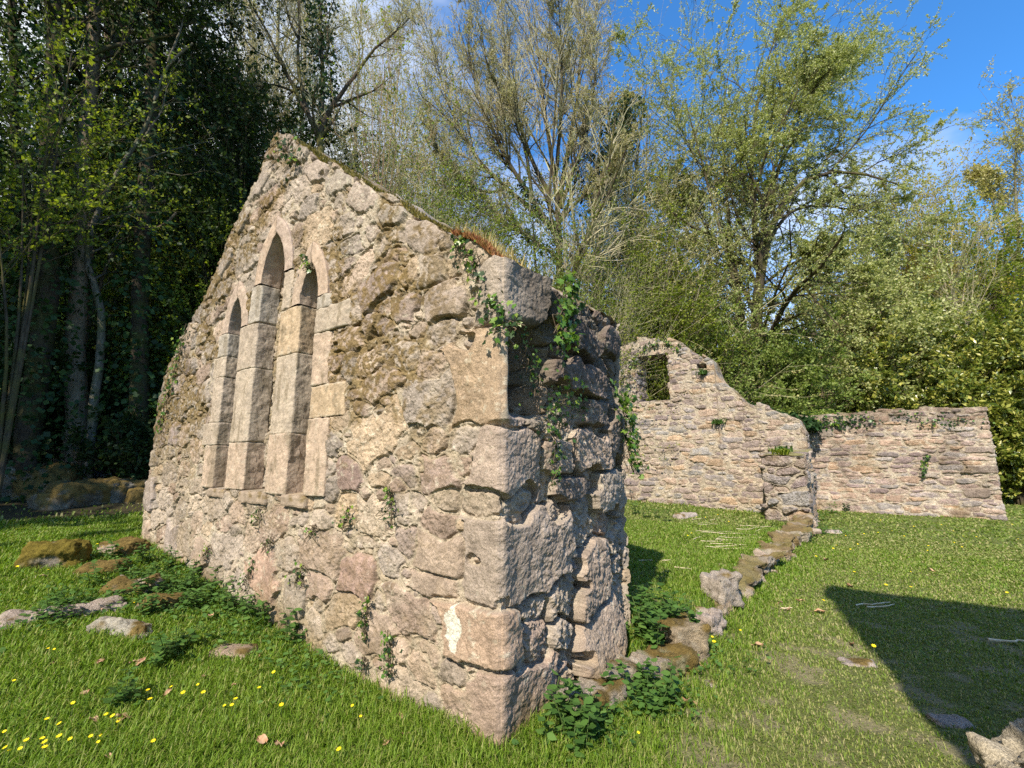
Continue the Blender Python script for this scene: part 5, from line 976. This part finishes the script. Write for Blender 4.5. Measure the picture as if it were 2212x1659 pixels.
# yellow flowers
def flower(seed, h=.09, r=.0145):
    rng = np.random.default_rng(seed); root = thing('buttercup', 'yellow flower', 'flower', (0, 0, 0), 'yellow flowers in the grass'); k = 8
    a = np.arange(k)/k*2*math.pi+rng.random(); tilt = np.array([rng.normal(0, .25), rng.normal(-.25, .2), 1.]); tilt /= np.linalg.norm(tilt); X = unit(np.cross(tilt, [0, 1., 0])); Y = np.cross(tilt, X); c = np.array([0, 0, h])
    D = unit(np.cos(a)[:, None]*X+np.sin(a)[:, None]*Y+tilt*.35); v, f = quads(np.repeat(c[None], k, 0), D, np.repeat(tilt[None], k, 0), np.full(k, r), np.full(k, r*.27), .05)
    mesh('petals', v, f, M_PETAL, root); p = resample(np.array([[0, 0, -.01], [.004, .003, h*.5], c]), 6); v, f = tubes(p[None], np.full((1, 6), .0015), 4); mesh('stem', v, f, M_NSTEM, root); return root
fl = [flower(600+k, h) for k, h in enumerate([.08, .10, .12, .07])]
cr1 = [(865, 603), (300, 932), (338, 948), (80, 1127), (1102, 1172), (945, 1233), (1272, 1192), (1308, 1230), (1175, 1245), (955, 1320), (452, 1347), (676, 1365), (754, 1403), (754, 1432), (710, 1450), (640, 1490), (575, 1522), (284, 1440), (362, 1497), (368, 1528), (272, 1582), (252, 1575), (620, 1580), (982, 1550), (115, 1605), (45, 1628), (8, 1520), (1448, 1298), (1494, 1312), (1515, 1306), (1763, 1142), (2190, 1622), (1815, 1330), (265, 1650), (10, 1645), (625, 220), (655, 235), (305, 395), (98, 415), (155, 1550), (440, 1545), (1670, 1220)]
cr2 = [(67, 1357), (123, 1378), (1797, 1193), (1780, 1240), (1930, 1530)]
cr3 = [(208, 908), (195, 862), (380, 835), (1255, 1000), (918, 620), (868, 328), (1121, 455), (1485, 437), (1590, 268), (1765, 222), (1600, 265), (1285, 75), (1680, 95), (2140, 97), (2180, 200), (1140, 248), (1090, 265), (980, 268), (1000, 243), (1910, 197), (1815, 250), (1440, 185), (1360, 145), (1180, 175), (2110, 565), (1325, 527), (1490, 560), (1270, 160), (1820, 170), (700, 195), (230, 50), (150, 60), (90, 40), (300, 90), (60, 170), (35, 200), (1500, 110), (1060, 170), (1760, 150), (880, 60)]
spots = [(x/3., 1106+y/3., 0) for x, y in cr1]+[(737+x/3., 1106+y/3., 1) for x, y in cr2]+[(1475+x/3., 1106+y/3., 2) for x, y in cr3]
ngl = ['yellow flower on a thin stem in the lush grass left of the gable', 'yellow flower in the grass close to the gable corner', 'tiny yellow flower dotted on the trodden lawn and inside the ruin']
ngg = ['yellow flowers in the lush grass', 'yellow flowers near the corner', 'yellow flowers dotted over the lawn']
for k, (px, py, gidx) in enumerate(spots):
    o = fl[k] if k < 4 else copy_tree(fl[k % 4]); p = ground_at(px, py+ (9 if gidx == 0 else 4)); o.location = tuple(p); o.rotation_euler = (0, 0, rn.uniform(-.8, .8)); s_ = rn.uniform(.7, 1.15)*(1.0 if gidx < 2 else 1.25 if np.hypot(p[0], p[1]) < 7 else 1.35); o.scale = (s_,)*3
    o['label'] = ngl[gidx]; o['group'] = ngg[gidx]
# fallen leaves and bleached stalks
def dead(seed):
    rng = np.random.default_rng(seed); t = np.linspace(-1, 1, 7); s_ = np.linspace(-1, 1, 5); T, Q = np.meshgrid(t, s_, indexing='ij'); w = .45*(1-T**2)**.7+.02
    V = np.stack([T*.034, Q*w*.034*1.1, .010*Q**2+.006*np.sin(T*4+seed)+rng.normal(0, .002, T.shape)+.004], -1).reshape(-1, 3); V[:, 2] += .03*0; return mesh('dry_leaf', V, gridfaces(7, 5), M_DRYLEAF, None, None, True)
dl = [tag(dead(k), 'dry leaf', 'leaf') for k in range(3)]
d1 = [(685, 505), (655, 655), (340, 1018), (650, 1000), (868, 1012), (905, 1008), (1675, 972), (1320, 1105), (1365, 700), (1520, 1158), (595, 1395), (1700, 1530), (1800, 1560), (790, 1375), (692, 1640), (545, 1215), (640, 1010), (770, 1390), (1080, 1210), (280, 440)]
d2 = [(375, 1362), (425, 1470), (300, 1527), (1735, 1317)]; d3 = [(765, 590), (630, 608), (1100, 872), (1615, 390), (45, 1255), (890, 660), (690, 645), (100, 1015), (930, 318), (1080, 490), (490, 885)]
sp = [(x/3., 1106+y/3., 0) for x, y in d1]+[(737+x/3., 1106+y/3., 1) for x, y in d2]+[(1475+x/3., 1106+y/3., 2) for x, y in d3]
dll = ['curled brown dry leaf lying in the lush grass left of the gable', 'dry brown leaf in the grass at the gable corner', 'pale dry leaf lying on the trodden lawn']
for k, (px, py, gidx) in enumerate(sp):
    if k < 3: o = dl[k]
    else: o = dl[k % 3].copy(); COL.objects.link(o)
    p = ground_at(px, py); p[2] += (.035 if gidx == 0 else .018); o.location = tuple(p); o.rotation_euler = (rn.uniform(-.5, .5), rn.uniform(-.5, .5), rn.uniform(0, 6.28)); s_ = rn.uniform(.7, 1.3)*(1 if gidx < 2 else 1.5); o.scale = (s_,)*3
    o['label'] = dll[gidx]; o['group'] = ['dry leaves in the lush grass', 'dry leaves at the corner', 'dry leaves on the lawn'][gidx]
def stalk(px, py, ln, a, seed, r=.005):
    rng = np.random.default_rng(seed); p = ground_at(px, py); t = np.linspace(-.5, .5, 8); d = np.array([math.cos(a), math.sin(a), 0]); n = np.array([-d[1], d[0], 0])
    Q = d[None]*(t*ln)[:, None]+n[None]*(rng.normal(0, ln*.03, 8))[:, None]; w = p[None]+Q; Q[:, 2] = gz(w[:, 0], w[:, 1])-p[2]+.03; v, f = tubes(Q[None], np.full((1, 8), r)*np.linspace(1, .5, 8), 5); o = mesh('dry_stalk', v, f, M_STRAW); o.location = tuple(p); return o
rs_ = random.Random(3)
for k in range(28):
    px = 1560+rs_.gauss(0, 38)+ (30 if k % 3 == 0 else 0); py = 1160+rs_.gauss(0, 16)+(px-1560)*.25
    tag(stalk(px, py, rs_.uniform(.25, .75), rs_.uniform(-.6, .9), k, .0055), 'bleached dry stalk on the grass inside the ruin', 'stalk', 'bleached stalks inside the ruin')
for k, (px, py, ln) in enumerate([(1440, 1215, .12), (1475, 1232, .2), (1395, 1215, .2), (1700, 1320, .14), (1805, 1155, .2), (1885, 1310, .5), (1905, 1315, .4)]):
    tag(stalk(px, py, ln, rs_.uniform(-.4, .6), 60+k, .008), 'pale wood chip or stalk lying on the lawn near the shadow', 'stalk', 'wood chips on the lawn')
tag(stalk(2185, 1392, .34, -.15, 80, .012), 'pale stick lying in the dark shadow at the right edge', 'stick')
